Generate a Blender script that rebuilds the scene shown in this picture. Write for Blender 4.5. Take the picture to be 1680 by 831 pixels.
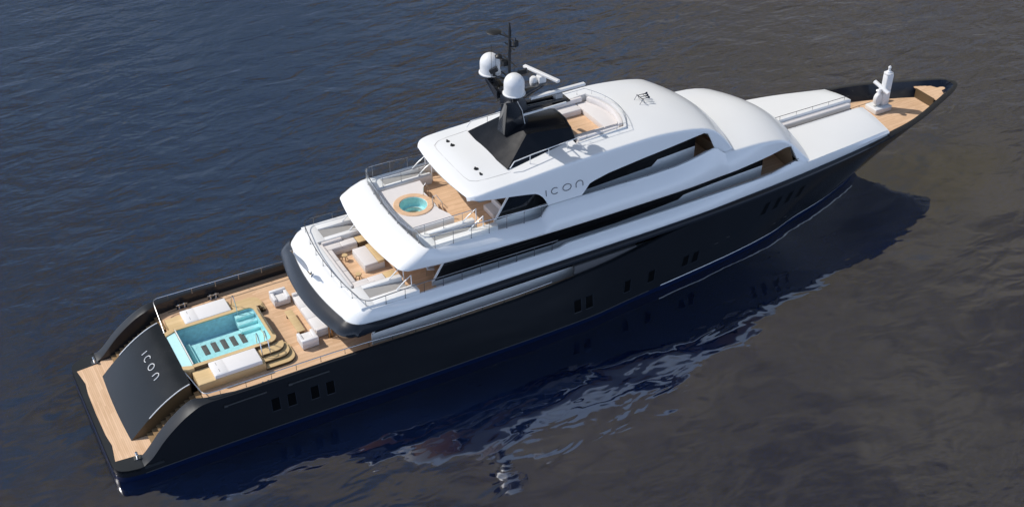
import bpy, bmesh, math, random
import numpy as np
from mathutils import Vector, Matrix

random.seed(7)
for o in list(bpy.data.objects):
    bpy.data.objects.remove(o, do_unlink=True)
SC = bpy.context.scene
COL = SC.collection
PI = math.pi

# ------------------------------------------------------------------ camera
YAW, PIT, ROL = math.radians(60.48420233), math.radians(35.84840749), math.radians(0.34023371)
FPX = 2075.1045523973166
fw = Vector((math.cos(YAW)*math.cos(PIT), math.sin(YAW)*math.cos(PIT), -math.sin(PIT)))
rt = Vector((math.sin(YAW), -math.cos(YAW), 0))
up = rt.cross(fw)
r2 = rt*math.cos(ROL)+up*math.sin(ROL)
u2 = -rt*math.sin(ROL)+up*math.cos(ROL)
cd = bpy.data.cameras.new('camera')
cam = bpy.data.objects.new('camera', cd); COL.objects.link(cam)
R = Matrix((r2, u2, -fw)).transposed().to_4x4()
cam.matrix_world = Matrix.Translation((-4.55508913, -58.55321068, 51.4302548)) @ R
cd.sensor_fit = 'HORIZONTAL'; cd.sensor_width = 36.0
cd.lens = 36.0*FPX/1680.0
cd.clip_start = 0.5; cd.clip_end = 5000
SC.camera = cam

# ------------------------------------------------------------------ light
SUN_AZ = math.radians(138.0); SUN_EL = math.radians(48.5)
w = bpy.data.worlds.new('World'); SC.world = w; w.use_nodes = True
nt = w.node_tree; nt.nodes.clear()
N = nt.nodes.new; Lk = nt.links.new
out = N('ShaderNodeOutputWorld'); bg = N('ShaderNodeBackground')
sky = N('ShaderNodeTexSky'); sky.sky_type = 'NISHITA'; sky.sun_disc = False
sky.sun_elevation = SUN_EL; sky.sun_rotation = PI/2-SUN_AZ
sky.altitude = 0; sky.air_density = 1.1; sky.dust_density = 1.2; sky.ozone_density = 1.5
SKY = 0.12
CLOUD_COOL = (.95, 1.38, 2.0, 1); CLOUD_WARM = (1.85, 1.66, 1.22, 1)
# a broad bank of grey cloud ahead of the yacht (it is what the water mirrors)
tc = N('ShaderNodeTexCoord')
def dirdot(az, el):
    d = N('ShaderNodeVectorMath'); d.operation = 'DOT_PRODUCT'; Lk(tc.outputs['Generated'], d.inputs[0])
    a, e = math.radians(az), math.radians(el)
    d.inputs[1].default_value = (math.cos(a)*math.cos(e), math.sin(a)*math.cos(e), math.sin(e)); return d.outputs['Value']
def mrange(v, a, b, c, d, sm=False):
    q = N('ShaderNodeMapRange'); q.inputs['From Min'].default_value = a; q.inputs['From Max'].default_value = b
    q.inputs['To Min'].default_value = c; q.inputs['To Max'].default_value = d
    if sm: q.interpolation_type = 'SMOOTHSTEP'
    Lk(v, q.inputs['Value']); return q.outputs['Result']
def wmath(op, a, b):
    q = N('ShaderNodeMath'); q.operation = op
    for k, v in enumerate((a, b)):
        if isinstance(v, (int, float)): q.inputs[k].default_value = v
        else: Lk(v, q.inputs[k])
    return q.outputs[0]
def wnoise(sc, det, off=0):
    q = N('ShaderNodeTexNoise'); q.inputs['Scale'].default_value = sc; q.inputs['Detail'].default_value = det; q.inputs['Roughness'].default_value = .58
    mp = N('ShaderNodeMapping'); mp.inputs['Location'].default_value = (off, off, 0); mp.inputs['Scale'].default_value = (1, 1, 1.7)
    Lk(tc.outputs['Generated'], mp.inputs['Vector']); Lk(mp.outputs[0], q.inputs['Vector']); return q.outputs['Fac']
front = mrange(dirdot(58, 34), .50, .82, 0, 1, True)
n1 = wnoise(5.5, 6); n2 = wnoise(8.5, 6, 3.7)
sz_ = N('ShaderNodeSeparateXYZ'); Lk(tc.outputs['Generated'], sz_.inputs[0])
warm = mrange(wmath('ADD', mrange(sz_.outputs['Z'], .47, .70, 0, .70), wmath('ADD', mrange(dirdot(-32, 0), -.24, .30, 0, 1), mrange(n1, .3, .7, -.62, .62))), .25, .8, 0, 1, True)
cc = N('ShaderNodeMix'); cc.data_type = 'RGBA'; Lk(warm, cc.inputs['Factor'])
cc.inputs['A'].default_value = CLOUD_COOL; cc.inputs['B'].default_value = CLOUD_WARM
lum = wmath('MULTIPLY', mrange(n2, .28, .72, .55, 1.45), mrange(sz_.outputs['Z'], .38, .76, 1.30, .66))
cv_ = N('ShaderNodeVectorMath'); cv_.operation = 'SCALE'; Lk(cc.outputs['Result'], cv_.inputs[0]); Lk(lum, cv_.inputs['Scale'])
mx = N('ShaderNodeMix'); mx.data_type = 'RGBA'; Lk(front, mx.inputs['Factor'])
Lk(sky.outputs['Color'], mx.inputs['A']); Lk(cv_.outputs[0], mx.inputs['B'])
# bright band low over the horizon, added as fill for the shaded sides
sx_ = N('ShaderNodeSeparateXYZ'); Lk(tc.outputs['Generated'], sx_.inputs[0])
hz_ = N('ShaderNodeMapRange'); hz_.interpolation_type = 'SMOOTHSTEP'
hz_.inputs['From Min'].default_value = -.02; hz_.inputs['From Max'].default_value = .52; hz_.inputs['To Min'].default_value = .75; hz_.inputs['To Max'].default_value = 0
Lk(sx_.outputs['Z'], hz_.inputs['Value'])
m2 = N('ShaderNodeMix'); m2.data_type = 'RGBA'; Lk(wmath('MULTIPLY', hz_.outputs['Result'], mrange(front, 0, 1, 1, .12)), m2.inputs['Factor']); Lk(mx.outputs['Result'], m2.inputs['A'])
m2.inputs['B'].default_value = (11.8, 14.4, 20.2, 1)
Lk(m2.outputs['Result'], bg.inputs['Color'])
bg.inputs['Strength'].default_value = SKY
Lk(bg.outputs[0], out.inputs['Surface'])
sd = bpy.data.lights.new('sun', 'SUN'); sd.energy = 3.3; sd.angle = math.radians(.5); sd.color = (1, .955, .89)
so = bpy.data.objects.new('sun', sd); COL.objects.link(so)
sdir = Vector((math.cos(SUN_AZ)*math.cos(SUN_EL), math.sin(SUN_AZ)*math.cos(SUN_EL), math.sin(SUN_EL)))
so.rotation_euler = sdir.to_track_quat('Z', 'Y').to_euler(); so.location = (0, 60, 80)
SC.view_settings.view_transform = 'Standard'; SC.view_settings.look = 'None'
SC.view_settings.exposure = 0.0; SC.view_settings.gamma = 1.0
SC.view_settings.use_curve_mapping = False

# ------------------------------------------------------------------ helpers
def pchip(xs, ys):
    xs = np.array(xs, float); ys = np.array(ys, float)
    h = np.diff(xs); d = np.diff(ys)/h
    m = np.zeros(len(xs)); m[0] = d[0]; m[-1] = d[-1]
    for i in range(1, len(xs)-1):
        if d[i-1]*d[i] > 0:
            w1 = 2*h[i]+h[i-1]; w2 = h[i]+2*h[i-1]
            m[i] = (w1+w2)/(w1/d[i-1]+w2/d[i])
    def f(x):
        x = min(max(float(x), xs[0]), xs[-1])
        i = min(int(np.searchsorted(xs, x, 'right'))-1, len(h)-1); i = max(i, 0)
        t = (x-xs[i])/h[i]
        return float((2*t**3-3*t*t+1)*ys[i]+(t**3-2*t*t+t)*h[i]*m[i]+(-2*t**3+3*t*t)*ys[i+1]+(t**3-t*t)*h[i]*m[i+1])
    return f
def T(*pts): return pchip([p[0] for p in pts], [p[1] for p in pts])
def lin(*pts):
    xs = [p[0] for p in pts]; ys = [p[1] for p in pts]
    return lambda x: float(np.interp(x, xs, ys))
def sstep(a, b, x):
    t = min(max((x-a)/(b-a), 0), 1); return t*t*(3-2*t)

class MB:
    def __init__(s): s.v = []; s.f = []; s.m = []
    def add(s, vs, fs, m=0):
        o = len(s.v); s.v += [tuple(map(float, p)) for p in vs]
        for f in fs: s.f.append(tuple(i+o for i in f)); s.m.append(m)
        return s
    def box(s, x0, x1, y0, y1, z0, z1, m=0):
        vs = [(x, y, z) for z in (z0, z1) for y in (y0, y1) for x in (x0, x1)]
        return s.add(vs, [(0,2,3,1),(4,5,7,6),(0,1,5,4),(2,6,7,3),(0,4,6,2),(1,3,7,5)], m)
    def grid(s, rows, m=0, skip=None, close=False):
        n = len(rows[0]); vs = [p for r in rows for p in r]; fs = []
        for i in range(len(rows)-1):
            for j in range(n if close else n-1):
                if skip and skip(i, j): continue
                k = (j+1) % n
                fs.append((i*n+j, i*n+k, (i+1)*n+k, (i+1)*n+j))
        return s.add(vs, fs, m)
    def poly(s, pts, m=0): return s.add(pts, [tuple(range(len(pts)))], m)
    def prism(s, pts, z0, z1, m=0):
        n = len(pts)
        vs = [(p[0], p[1], z0) for p in pts]+[(p[0], p[1], z1) for p in pts]
        fs = [tuple(range(n))[::-1], tuple(range(n, 2*n))]+[(i, (i+1) % n, n+(i+1) % n, n+i) for i in range(n)]
        return s.add(vs, fs, m)
    def tube(s, pts, r, n=8, m=0, closed=False, caps=True, r1=None):
        P = [Vector(p) for p in pts]; rows = []; k = len(P)
        prev = None
        for i, p in enumerate(P):
            if closed: t = P[(i+1) % k]-P[i-1]
            else: t = P[min(i+1, k-1)]-P[max(i-1, 0)]
            t.normalize()
            a = Vector((0, 0, 1)) if abs(t.z) < .95 else Vector((1, 0, 0))
            u = t.cross(a).normalized() if prev is None else (prev-t*prev.dot(t)).normalized()
            prev = u; v = t.cross(u)
            rr = r if r1 is None else r+(r1-r)*i/(k-1)
            rows.append([p+(u*math.cos(2*PI*j/n)+v*math.sin(2*PI*j/n))*rr for j in range(n)])
        if closed: rows.append(rows[0])
        s.grid(rows, m, close=True)
        if caps and not closed:
            s.add(rows[0], [tuple(range(n))], m); s.add(rows[-1], [tuple(range(n))], m)
        return s
    def lathe(s, prof, c=(0, 0, 0), n=28, m=0, a0=0, a1=2*PI):
        full = abs(a1-a0-2*PI) < 1e-6
        k = n if full else n+1
        rows = [[(c[0]+r*math.cos(a0+(a1-a0)*j/n), c[1]+r*math.sin(a0+(a1-a0)*j/n), c[2]+z) for j in range(k)] for r, z in prof]
        return s.grid(rows, m, close=full)
    def bar(s, a, b, wd, ht, m=0):
        a = Vector(a); b = Vector(b); t = (b-a).normalized()
        q = Vector((0, 0, 1)) if abs(t.z) < .95 else Vector((1, 0, 0))
        u = t.cross(q).normalized(); v = u.cross(t)
        vs = [p+u*i*wd/2+v*j*ht/2 for p in (a, b) for i, j in ((-1,-1),(1,-1),(1,1),(-1,1))]
        return s.add(vs, [(0,1,2,3),(7,6,5,4),(0,4,5,1),(1,5,6,2),(2,6,7,3),(3,7,4,0)], m)
    def build(s, name, mats, parent=None, smooth=35, bevel=0, seg=2, merge=True):
        me = bpy.data.meshes.new(name)
        me.from_pydata(s.v, [], s.f)
        if not isinstance(mats, (list, tuple)): mats = [mats]
        for q in mats: me.materials.append(q)
        me.polygons.foreach_set('material_index', s.m)
        bm = bmesh.new(); bm.from_mesh(me)
        if merge: bmesh.ops.remove_doubles(bm, verts=bm.verts, dist=1e-4)
        bmesh.ops.recalc_face_normals(bm, faces=bm.faces)
        if bevel:
            ed = [e for e in bm.edges if len(e.link_faces) == 2 and e.calc_face_angle(0) > .5]
            bmesh.ops.bevel(bm, geom=ed, offset=bevel, segments=seg, profile=.5, affect='EDGES', clamp_overlap=True)
        bm.to_mesh(me); bm.free()
        if smooth:
            me.shade_smooth(); me.set_sharp_from_angle(angle=math.radians(smooth))
        o = bpy.data.objects.new(name, me); COL.objects.link(o)
        if parent is not None: adopt(o, parent)
        return o

def wloc(o):
    v = Vector(o.location)
    return v if o.parent is None else v+o.matrix_parent_inverse.translation+wloc(o.parent)
def adopt(o, parent):
    o.parent = parent
    if parent.get('is_world'): o.matrix_parent_inverse = Matrix.Translation(-ORIG)
def tag(o, label=None, cat=None, group=None, kind=None):
    if label: o['label'] = label
    if cat: o['category'] = cat
    if group: o['group'] = group
    if kind: o['kind'] = kind
    return o
def empty(name, loc, label, cat, group=None):
    o = bpy.data.objects.new(name, None); COL.objects.link(o)
    o.location = loc; o.empty_display_size = .5
    return tag(o, label, cat, group)
def copy_tree(o, parent=None):
    c = o.copy(); COL.objects.link(c)
    if parent is not None: c.parent = parent
    for ch in list(o.children): copy_tree(ch, c)
    return c
def mir(pts): return [(x, -y, z) for x, y, z in pts]

# ------------------------------------------------------------------ materials
def mat(name, col, rough=.5, metal=0, coat=0, spec=.5, vary=0, vscale=1.5, bump=0, bscale=40):
    m = bpy.data.materials.new(name); m.use_nodes = True
    n = m.node_tree.nodes; l = m.node_tree.links; b = n['Principled BSDF']
    b.inputs['Base Color'].default_value = (*col, 1); b.inputs['Roughness'].default_value = rough
    b.inputs['Metallic'].default_value = metal; b.inputs['Coat Weight'].default_value = coat
    b.inputs['Coat Roughness'].default_value = .06; b.inputs['Specular IOR Level'].default_value = spec
    t = n.new('ShaderNodeTexCoord')
    if vary:
        a = n.new('ShaderNodeTexNoise'); a.inputs['Scale'].default_value = vscale; a.inputs['Detail'].default_value = 4
        l.new(t.outputs['Object'], a.inputs['Vector'])
        r = n.new('ShaderNodeMapRange'); r.inputs['To Min'].default_value = 1-vary; r.inputs['To Max'].default_value = 1+vary
        l.new(a.outputs['Fac'], r.inputs['Value'])
        h = n.new('ShaderNodeHueSaturation'); h.inputs['Color'].default_value = (*col, 1)
        l.new(r.outputs['Result'], h.inputs['Value']); l.new(h.outputs['Color'], b.inputs['Base Color'])
        r3 = n.new('ShaderNodeMapRange'); r3.inputs['To Min'].default_value = max(rough-.06, .02); r3.inputs['To Max'].default_value = rough+.08
        l.new(a.outputs['Fac'], r3.inputs['Value']); l.new(r3.outputs['Result'], b.inputs['Roughness'])
    if bump:
        a = n.new('ShaderNodeTexNoise'); a.inputs['Scale'].default_value = bscale; a.inputs['Detail'].default_value = 3
        l.new(t.outputs['Object'], a.inputs['Vector'])
        k = n.new('ShaderNodeBump'); k.inputs['Strength'].default_value = bump; k.inputs['Distance'].default_value = .01
        l.new(a.outputs['Fac'], k.inputs['Height']); l.new(k.outputs['Normal'], b.inputs['Normal'])
    return m

def teak(name, c1, c2, axis='X', plank=.11, seam=.35, rough=.55):
    """planked wood: boards run along x; each board its own tone, dark caulking between"""
    m = bpy.data.materials.new(name); m.use_nodes = True
    n = m.node_tree.nodes; l = m.node_tree.links; b = n['Principled BSDF']
    t = n.new('ShaderNodeTexCoord'); sp = n.new('ShaderNodeSeparateXYZ'); l.new(t.outputs['Object'], sp.inputs[0])
    al, ac = ('X', 'Y') if axis == 'X' else ('Y', 'X')
    dv = n.new('ShaderNodeMath'); dv.operation = 'DIVIDE'; dv.inputs[1].default_value = plank; l.new(sp.outputs[ac], dv.inputs[0])
    fl = n.new('ShaderNodeMath'); fl.operation = 'FLOOR'; l.new(dv.outputs[0], fl.inputs[0])
    fr = n.new('ShaderNodeMath'); fr.operation = 'FRACT'; l.new(dv.outputs[0], fr.inputs[0])
    # board index + lengthwise segment -> random tone
    w1 = n.new('ShaderNodeTexWhiteNoise'); w1.noise_dimensions = '1D'; l.new(fl.outputs[0], w1.inputs['W'])
    ml = n.new('ShaderNodeMath'); ml.operation = 'MULTIPLY_ADD'; l.new(w1.outputs['Value'], ml.inputs[0]); ml.inputs[1].default_value = 5.0
    xs = n.new('ShaderNodeMath'); xs.operation = 'DIVIDE'; xs.inputs[1].default_value = 2.3; l.new(sp.outputs[al], xs.inputs[0])
    l.new(xs.outputs[0], ml.inputs[2])
    fx = n.new('ShaderNodeMath'); fx.operation = 'FLOOR'; l.new(ml.outputs[0], fx.inputs[0])
    cb = n.new('ShaderNodeCombineXYZ'); l.new(fl.outputs[0], cb.inputs[0]); l.new(fx.outputs[0], cb.inputs[1])
    w2 = n.new('ShaderNodeTexWhiteNoise'); w2.noise_dimensions = '2D'; l.new(cb.outputs[0], w2.inputs['Vector'])
    mp = n.new('ShaderNodeMapping'); l.new(t.outputs['Object'], mp.inputs['Vector'])
    mp.inputs['Scale'].default_value = (1.2, 12, 4) if axis == 'X' else (12, 1.2, 4)
    g = n.new('ShaderNodeTexNoise'); g.inputs['Scale'].default_value = 1.6; g.inputs['Detail'].default_value = 5; l.new(mp.outputs[0], g.inputs['Vector'])
    big = n.new('ShaderNodeTexNoise'); big.inputs['Scale'].default_value = .45; l.new(t.outputs['Object'], big.inputs['Vector'])
    s1 = n.new('ShaderNodeMath'); s1.operation = 'MULTIPLY_ADD'; l.new(w2.outputs['Value'], s1.inputs[0]); s1.inputs[1].default_value = .55; 
    s2 = n.new('ShaderNodeMath'); s2.operation = 'MULTIPLY_ADD'; l.new(g.outputs['Fac'], s2.inputs[0]); s2.inputs[1].default_value = .6; s2.inputs[2].default_value = -.35
    s3 = n.new('ShaderNodeMath'); s3.operation = 'MULTIPLY_ADD'; l.new(big.outputs['Fac'], s3.inputs[0]); s3.inputs[1].default_value = .9; l.new(s2.outputs[0], s3.inputs[2])
    l.new(s3.outputs[0], s1.inputs[2])
    mix = n.new('ShaderNodeMix'); mix.data_type = 'RGBA'; mix.inputs['A'].default_value = (*c1, 1); mix.inputs['B'].default_value = (*c2, 1)
    l.new(s1.outputs[0], mix.inputs['Factor'])
    pk = n.new('ShaderNodeMath'); pk.operation = 'PINGPONG'; pk.inputs[1].default_value = .5; l.new(fr.outputs[0], pk.inputs[0])
    ls = n.new('ShaderNodeMapRange'); ls.inputs['From Min'].default_value = .02; ls.inputs['From Max'].default_value = .08
    ls.inputs['To Min'].default_value = seam; ls.inputs['To Max'].default_value = 0; l.new(pk.outputs[0], ls.inputs['Value'])
    mk = n.new('ShaderNodeMix'); mk.data_type = 'RGBA'; l.new(mix.outputs['Result'], mk.inputs['A'])
    mk.inputs['B'].default_value = (c1[0]*.2, c1[1]*.2, c1[2]*.2, 1); l.new(ls.outputs['Result'], mk.inputs['Factor'])
    l.new(mk.outputs['Result'], b.inputs['Base Color']); b.inputs['Roughness'].default_value = rough
    b.inputs['Specular IOR Level'].default_value = .3
    return m

M = {}
M['white'] = mat('white_paint', (.83, .83, .815), .22, coat=.35, vary=.02, vscale=.6)
M['offwhite'] = mat('white_gelcoat', (.74, .735, .72), .4, vary=.03)
M['hull'] = mat('charcoal_hull_paint', (.0115, .0125, .015), .15, coat=.08, spec=.25, vary=.12, vscale=.5)
M['band'] = mat('charcoal_band_paint', (.013, .016, .022), .22, coat=.12, spec=.35, vary=.1, vscale=.5)
M['capm'] = mat('charcoal_cap_paint', (.016, .019, .024), .42, spec=.25, vary=.1)
M['panel'] = mat('charcoal_door_paint', (.009, .011, .013), .24, coat=.03, spec=.2, vary=.12, vscale=.8)
M['rim'] = mat('grey_rim_paint', (.024, .027, .030), .35, coat=.05, spec=.3, vary=.15, vscale=.8)
M['navy'] = mat('navy_boot_paint', (.003, .011, .046), .35, coat=0, spec=.1, vary=.1)
M['glass'] = mat('tinted_glass', (.005, .005, .006), .05, spec=.6, coat=.2)
M['port'] = mat('porthole_glass', (.003, .003, .003), .06, spec=.12)
M['black'] = mat('black_gloss', (.010, .011, .014), .14, coat=.4, vary=.1)
M['hood'] = mat('black_hood_paint', (.008, .009, .012), .22, coat=.05, spec=.25, vary=.2)
M['blackm'] = mat('black_matt', (.015, .016, .018), .45)
M['steel'] = mat('polished_steel', (.60, .61, .63), .2, metal=1)
M['rail'] = mat('brushed_rail_metal', (.40, .41, .43), .25, metal=1)
M['drail'] = mat('dark_rail_metal', (.16, .165, .175), .28, metal=1)
M['bronze'] = mat('bronze_metal', (.42, .30, .16), .3, metal=1)
M['grey'] = mat('stair_grey', (.40, .39, .375), .45, vary=.06, vscale=3)
M['dgrey'] = mat('dark_grey', (.10, .10, .105), .5)
M['fabric'] = mat('cream_fabric', (.74, .70, .675), .9, vary=.03, vscale=4, bump=.25, bscale=60)
M['fabricw'] = mat('white_fabric', (.80, .78, .765), .9, vary=.025, vscale=4, bump=.25, bscale=60)
M['pool'] = mat('pool_tiles', (.58, .92, .95), .35, vary=.06, vscale=3)
M['pool_shade'] = mat('pool_shaded_tiles', (.52, .72, .84), .35, vary=.35, vscale=4)  # darker, bluer tile tone paints in the shade of the port wall
M['mat'] = mat('pool_seat_mat', (.15, .12, .115), .7, vary=.25, vscale=6)
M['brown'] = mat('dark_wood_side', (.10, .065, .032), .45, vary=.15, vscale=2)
M['varnish'] = teak('varnished_wood', (.62, .44, .22), (.72, .53, .29), plank=.3, seam=.12, rough=.35)
M['teak'] = teak('teak_planks', (.60, .37, .205), (.82, .56, .36))
M['teaky'] = teak('teak_planks_across', (.60, .37, .205), (.82, .56, .36), axis='Y')
M['tread'] = teak('shaded_treads', (.22, .14, .07), (.34, .22, .11), axis='Y')  # teak darkened to paint in the shade on the stern stairs
M['antislip'] = mat('grey_sidedeck', (.60, .60, .60), .8, vary=.05)

def glassy(name, tint, refl):
    m = bpy.data.materials.new(name); m.use_nodes = True
    n = m.node_tree.nodes; l = m.node_tree.links; n.remove(n['Principled BSDF'])
    tr = n.new('ShaderNodeBsdfTransparent'); tr.inputs['Color'].default_value = (*tint, 1)
    gl = n.new('ShaderNodeBsdfGlossy'); gl.inputs['Roughness'].default_value = .03
    fr = n.new('ShaderNodeFresnel'); fr.inputs['IOR'].default_value = refl
    mx = n.new('ShaderNodeMixShader'); l.new(fr.outputs[0], mx.inputs[0]); l.new(tr.outputs[0], mx.inputs[1]); l.new(gl.outputs[0], mx.inputs[2])
    l.new(mx.outputs[0], n['Material Output'].inputs['Surface'])
    return m, n, l, fr, gl
M['clear'] = glassy('clear_glass', (.965, .98, .98), 1.22)[0]
pw, n_, l_, f_, g_ = glassy('pool_water', (.90, .98, .99), 1.36)
t_ = n_.new('ShaderNodeTexCoord'); a_ = n_.new('ShaderNodeTexNoise'); a_.inputs['Scale'].default_value = 5; a_.inputs['Detail'].default_value = 3
l_.new(t_.outputs['Object'], a_.inputs['Vector']); b_ = n_.new('ShaderNodeBump'); b_.inputs['Distance'].default_value = .05; b_.inputs['Strength'].default_value = .6
l_.new(a_.outputs['Fac'], b_.inputs['Height']); l_.new(b_.outputs[0], f_.inputs['Normal']); l_.new(b_.outputs[0], g_.inputs['Normal'])
M['poolwater'] = pw

def sea():
    m = bpy.data.materials.new('sea_water'); m.use_nodes = True
    n = m.node_tree.nodes; l = m.node_tree.links; b = n['Principled BSDF']
    b.inputs['Base Color'].default_value = (.0022, .0066, .028, 1)
    b.inputs['Roughness'].default_value = .035; b.inputs['IOR'].default_value = 3.0
    b.subsurface_method = 'BURLEY'; b.inputs['Subsurface Weight'].default_value = 1; b.inputs['Subsurface Radius'].default_value = (9, 9, 9); b.inputs['Subsurface Scale'].default_value = 1
    t = n.new('ShaderNodeTexCoord')
    def layer(scale, rot, sx, sy, det, rough=.5, dist=0):
        mp = n.new('ShaderNodeMapping'); mp.inputs['Rotation'].default_value = (0, 0, math.radians(rot)); mp.inputs['Scale'].default_value = (sx, sy, 1)
        l.new(t.outputs['Object'], mp.inputs['Vector'])
        a = n.new('ShaderNodeTexNoise'); a.inputs['Scale'].default_value = scale; a.inputs['Detail'].default_value = det; a.inputs['Roughness'].default_value = rough
        a.inputs['Distortion'].default_value = dist
        l.new(mp.outputs[0], a.inputs['Vector']); return a.outputs['Fac']
    big = layer(.10, 20, 1, 1.6, 2)
    mid = layer(.34, -25, 1, 1.9, 2, .5, .4)
    fin = layer(1.2, -15, 1, 2.1, 2, .45, .5)
    # calm patches: ripple strength varies over the surface
    pat = layer(.035, 40, 1, 1.3, 2)
    pm = n.new('ShaderNodeMapRange'); pm.inputs['From Min'].default_value = .35; pm.inputs['From Max'].default_value = .65
    pm.inputs['To Min'].default_value = .40; pm.inputs['To Max'].default_value = 1.0; l.new(pat, pm.inputs['Value'])
    def mul(a, k, c=None):
        q = n.new('ShaderNodeMath'); q.operation = 'MULTIPLY_ADD'; l.new(a, q.inputs[0])
        if isinstance(k, float): q.inputs[1].default_value = k
        else: l.new(k, q.inputs[1])
        if c is None: q.inputs[2].default_value = 0
        else: l.new(c, q.inputs[2])
        return q.outputs[0]
    # the lee of the yacht is calmer
    sp = n.new('ShaderNodeSeparateXYZ'); l.new(t.outputs['Object'], sp.inputs[0])
    def mth(op, a, b=None):
        q = n.new('ShaderNodeMath'); q.operation = op
        for k_, v in enumerate((a, b)):
            if v is None: continue
            if isinstance(v, (int, float)): q.inputs[k_].default_value = v
            else: l.new(v, q.inputs[k_])
        return q.outputs[0]
    def mr(v, a, c, d, e):
        q = n.new('ShaderNodeMapRange'); q.interpolation_type = 'SMOOTHSTEP'
        q.inputs['From Min'].default_value = a; q.inputs['From Max'].default_value = c; q.inputs['To Min'].default_value = d; q.inputs['To Max'].default_value = e
        l.new(v, q.inputs['Value']); return q.outputs['Result']
    inx = mr(mth('ABSOLUTE', mth('SUBTRACT', sp.outputs['X'], 32)), 33, 52, 1, 0)
    iny = mth('MULTIPLY', mr(sp.outputs['Y'], 2, 14, 1, 0), mr(sp.outputs['Y'], -40, -16, 0, 1))
    ww = mth('MULTIPLY', inx, iny)
    f1 = mul(fin, pm.outputs['Result']); f1 = mth('MULTIPLY', f1, mr(ww, 0, 1, 1, .04))
    lee_m = mr(ww, 0, 1, 1, .36)
    m1 = mth('MULTIPLY', mid, lee_m)
    h = mul(big, SEA[0]); h = mul(m1, SEA[1], h); h = mul(f1, SEA[2], h)
    k = n.new('ShaderNodeBump'); k.inputs['Strength'].default_value = 1; k.inputs['Distance'].default_value = 1.0
    l.new(h, k.inputs['Height']); l.new(k.outputs[0], b.inputs['Normal'])
    return m
SEA = (.22, .13, .034)
M['sea'] = sea()

# ------------------------------------------------------------------ water
mb = MB(); S_ = 1500.0
mb.grid([[(x, y, 0) for x in (-S_, -60, 140, S_)] for y in (-S_, -80, 160, S_)])
tag(mb.build('water', M['sea'], smooth=0), kind='structure')

# ------------------------------------------------------------------ the yacht
ORIG = Vector((34, 0, 0))
Yt = empty('yacht', ORIG, 'long motor yacht with charcoal hull and white tiered superstructure lying on dark water', 'yacht')
Yt['is_world'] = 1
def part(mb, name, m, parent=None, **k):
    o = mb.build(name, m, None, **k)
    if parent is None: adopt(o, Yt)
    else: o.parent = parent          # parent part sits at identity in yacht space
    return o

def sides(mb, name, m, parent=None, **k):
    """one part per side of the yacht"""
    for sg in (1, -1):
        b = MB(); keep = [f for f in mb.f if sum(mb.v[i][1] for i in f)*sg > 0]
        km = [q for f, q in zip(mb.f, mb.m) if sum(mb.v[i][1] for i in f)*sg > 0]
        used = sorted({i for f in keep for i in f}); ix = {o: n for n, o in enumerate(used)}
        b.v = [mb.v[i] for i in used]; b.f = [tuple(ix[i] for i in f) for f in keep]; b.m = km
        part(b, name, m, parent=parent, **k)

yS = T((.75,4.9),(1.3,5.3),(2.4,5.4),(4,5.32),(6.5,5.22),(10,5.22),(20,5.3),(30,5.32),(35,5.3),(40,5.22),(48,4.8),(53.6,4.32),(58.8,3.75),(60.2,3.45),(62.3,2.77),(63.5,2.3),(64.6,1.88),(65.6,1.48),(66.5,1.05),(67.1,.68),(67.45,.36),(67.62,.0))
yW = T((.75,4.5),(.85,4.95),(1.1,5.22),(1.6,5.4),(2.4,5.48),(5,5.48),(9,5.5),(12,5.55),(20,5.7),(28,5.77),(31,5.72),(34.5,5.38),(38.7,5.02),(43.3,4.55),(47.2,3.92),(50,3.1),(53,2.4),(55.5,1.6),(57.8,.7),(59,.0))
zT = T((.75,.98),(2.1,.98),(2.45,1.06),(2.8,1.28),(3.6,2.12),(4.4,2.80),(5.3,3.38),(6.1,3.68),(6.7,3.70),(8.6,3.64),(16,3.60),(20,3.52),(25,3.50),(28,3.58),(29.5,3.68),(32,3.85),(35,4.3),(38.6,4.82),(42,4.92),(50,5.08),(56,5.39),(58.5,5.54),(64,5.54),(67.62,5.5))
xt = [.75,.8,.9,1.1,1.4,1.8,2.1,2.3,2.5,2.7,2.9,3.2,3.5,3.8,4.1,4.4,4.7,5,5.3,5.6,5.9,6.2,6.5,6.8,7.4]+list(np.arange(8,44,1.0))+list(np.arange(44,64,.75))+list(np.arange(64,67,.35))+[67.1,67.3,67.45,67.56,67.62]
def xw_of(x): return x if x < 42 else 42+(x-42)*(17.0/25.62)
def hull_pt(x, z):
    xw = xw_of(x); zt = zT(x); yt = yS(x); yw = yW(xw)
    if x < 2.4: yt = yw = max(yW(x), .01)
    if z <= .5:
        k = (.5-z); xx = xw-k*.7*sstep(42, 60, x); return (xx, max(yw*(1-.06*k), 0), z)
    t = (z-.5)/(zt-.5); q = 1+.35*sstep(44, 60, x)
    return (xw+(x-xw)*t, yw+(yt-yw)*t**q, z)
def hull_side(x, z):
    """half-breadth at true x (for fittings)"""
    lo, hi = .8, 67.6
    for _ in range(40):
        m_ = (lo+hi)/2
        if hull_pt(m_, min(z, zT(m_)))[0] < x: lo = m_
        else: hi = m_
    return hull_pt(lo, z)[1]
top = MB(); bot = MB()
for sg in (1, -1):
    rows = []
    for i in range(11):
        t = i/10; rows.append([(lambda p: (p[0], p[1]*sg, p[2]))(hull_pt(x, .5+(zT(x)-.5)*t)) for x in xt])
    top.grid(rows)
    bot.grid([[(lambda p: (p[0], p[1]*sg, p[2]))(hull_pt(x, z)) for x in xt] for z in (-.8, -.3, .1, .5)])
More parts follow.
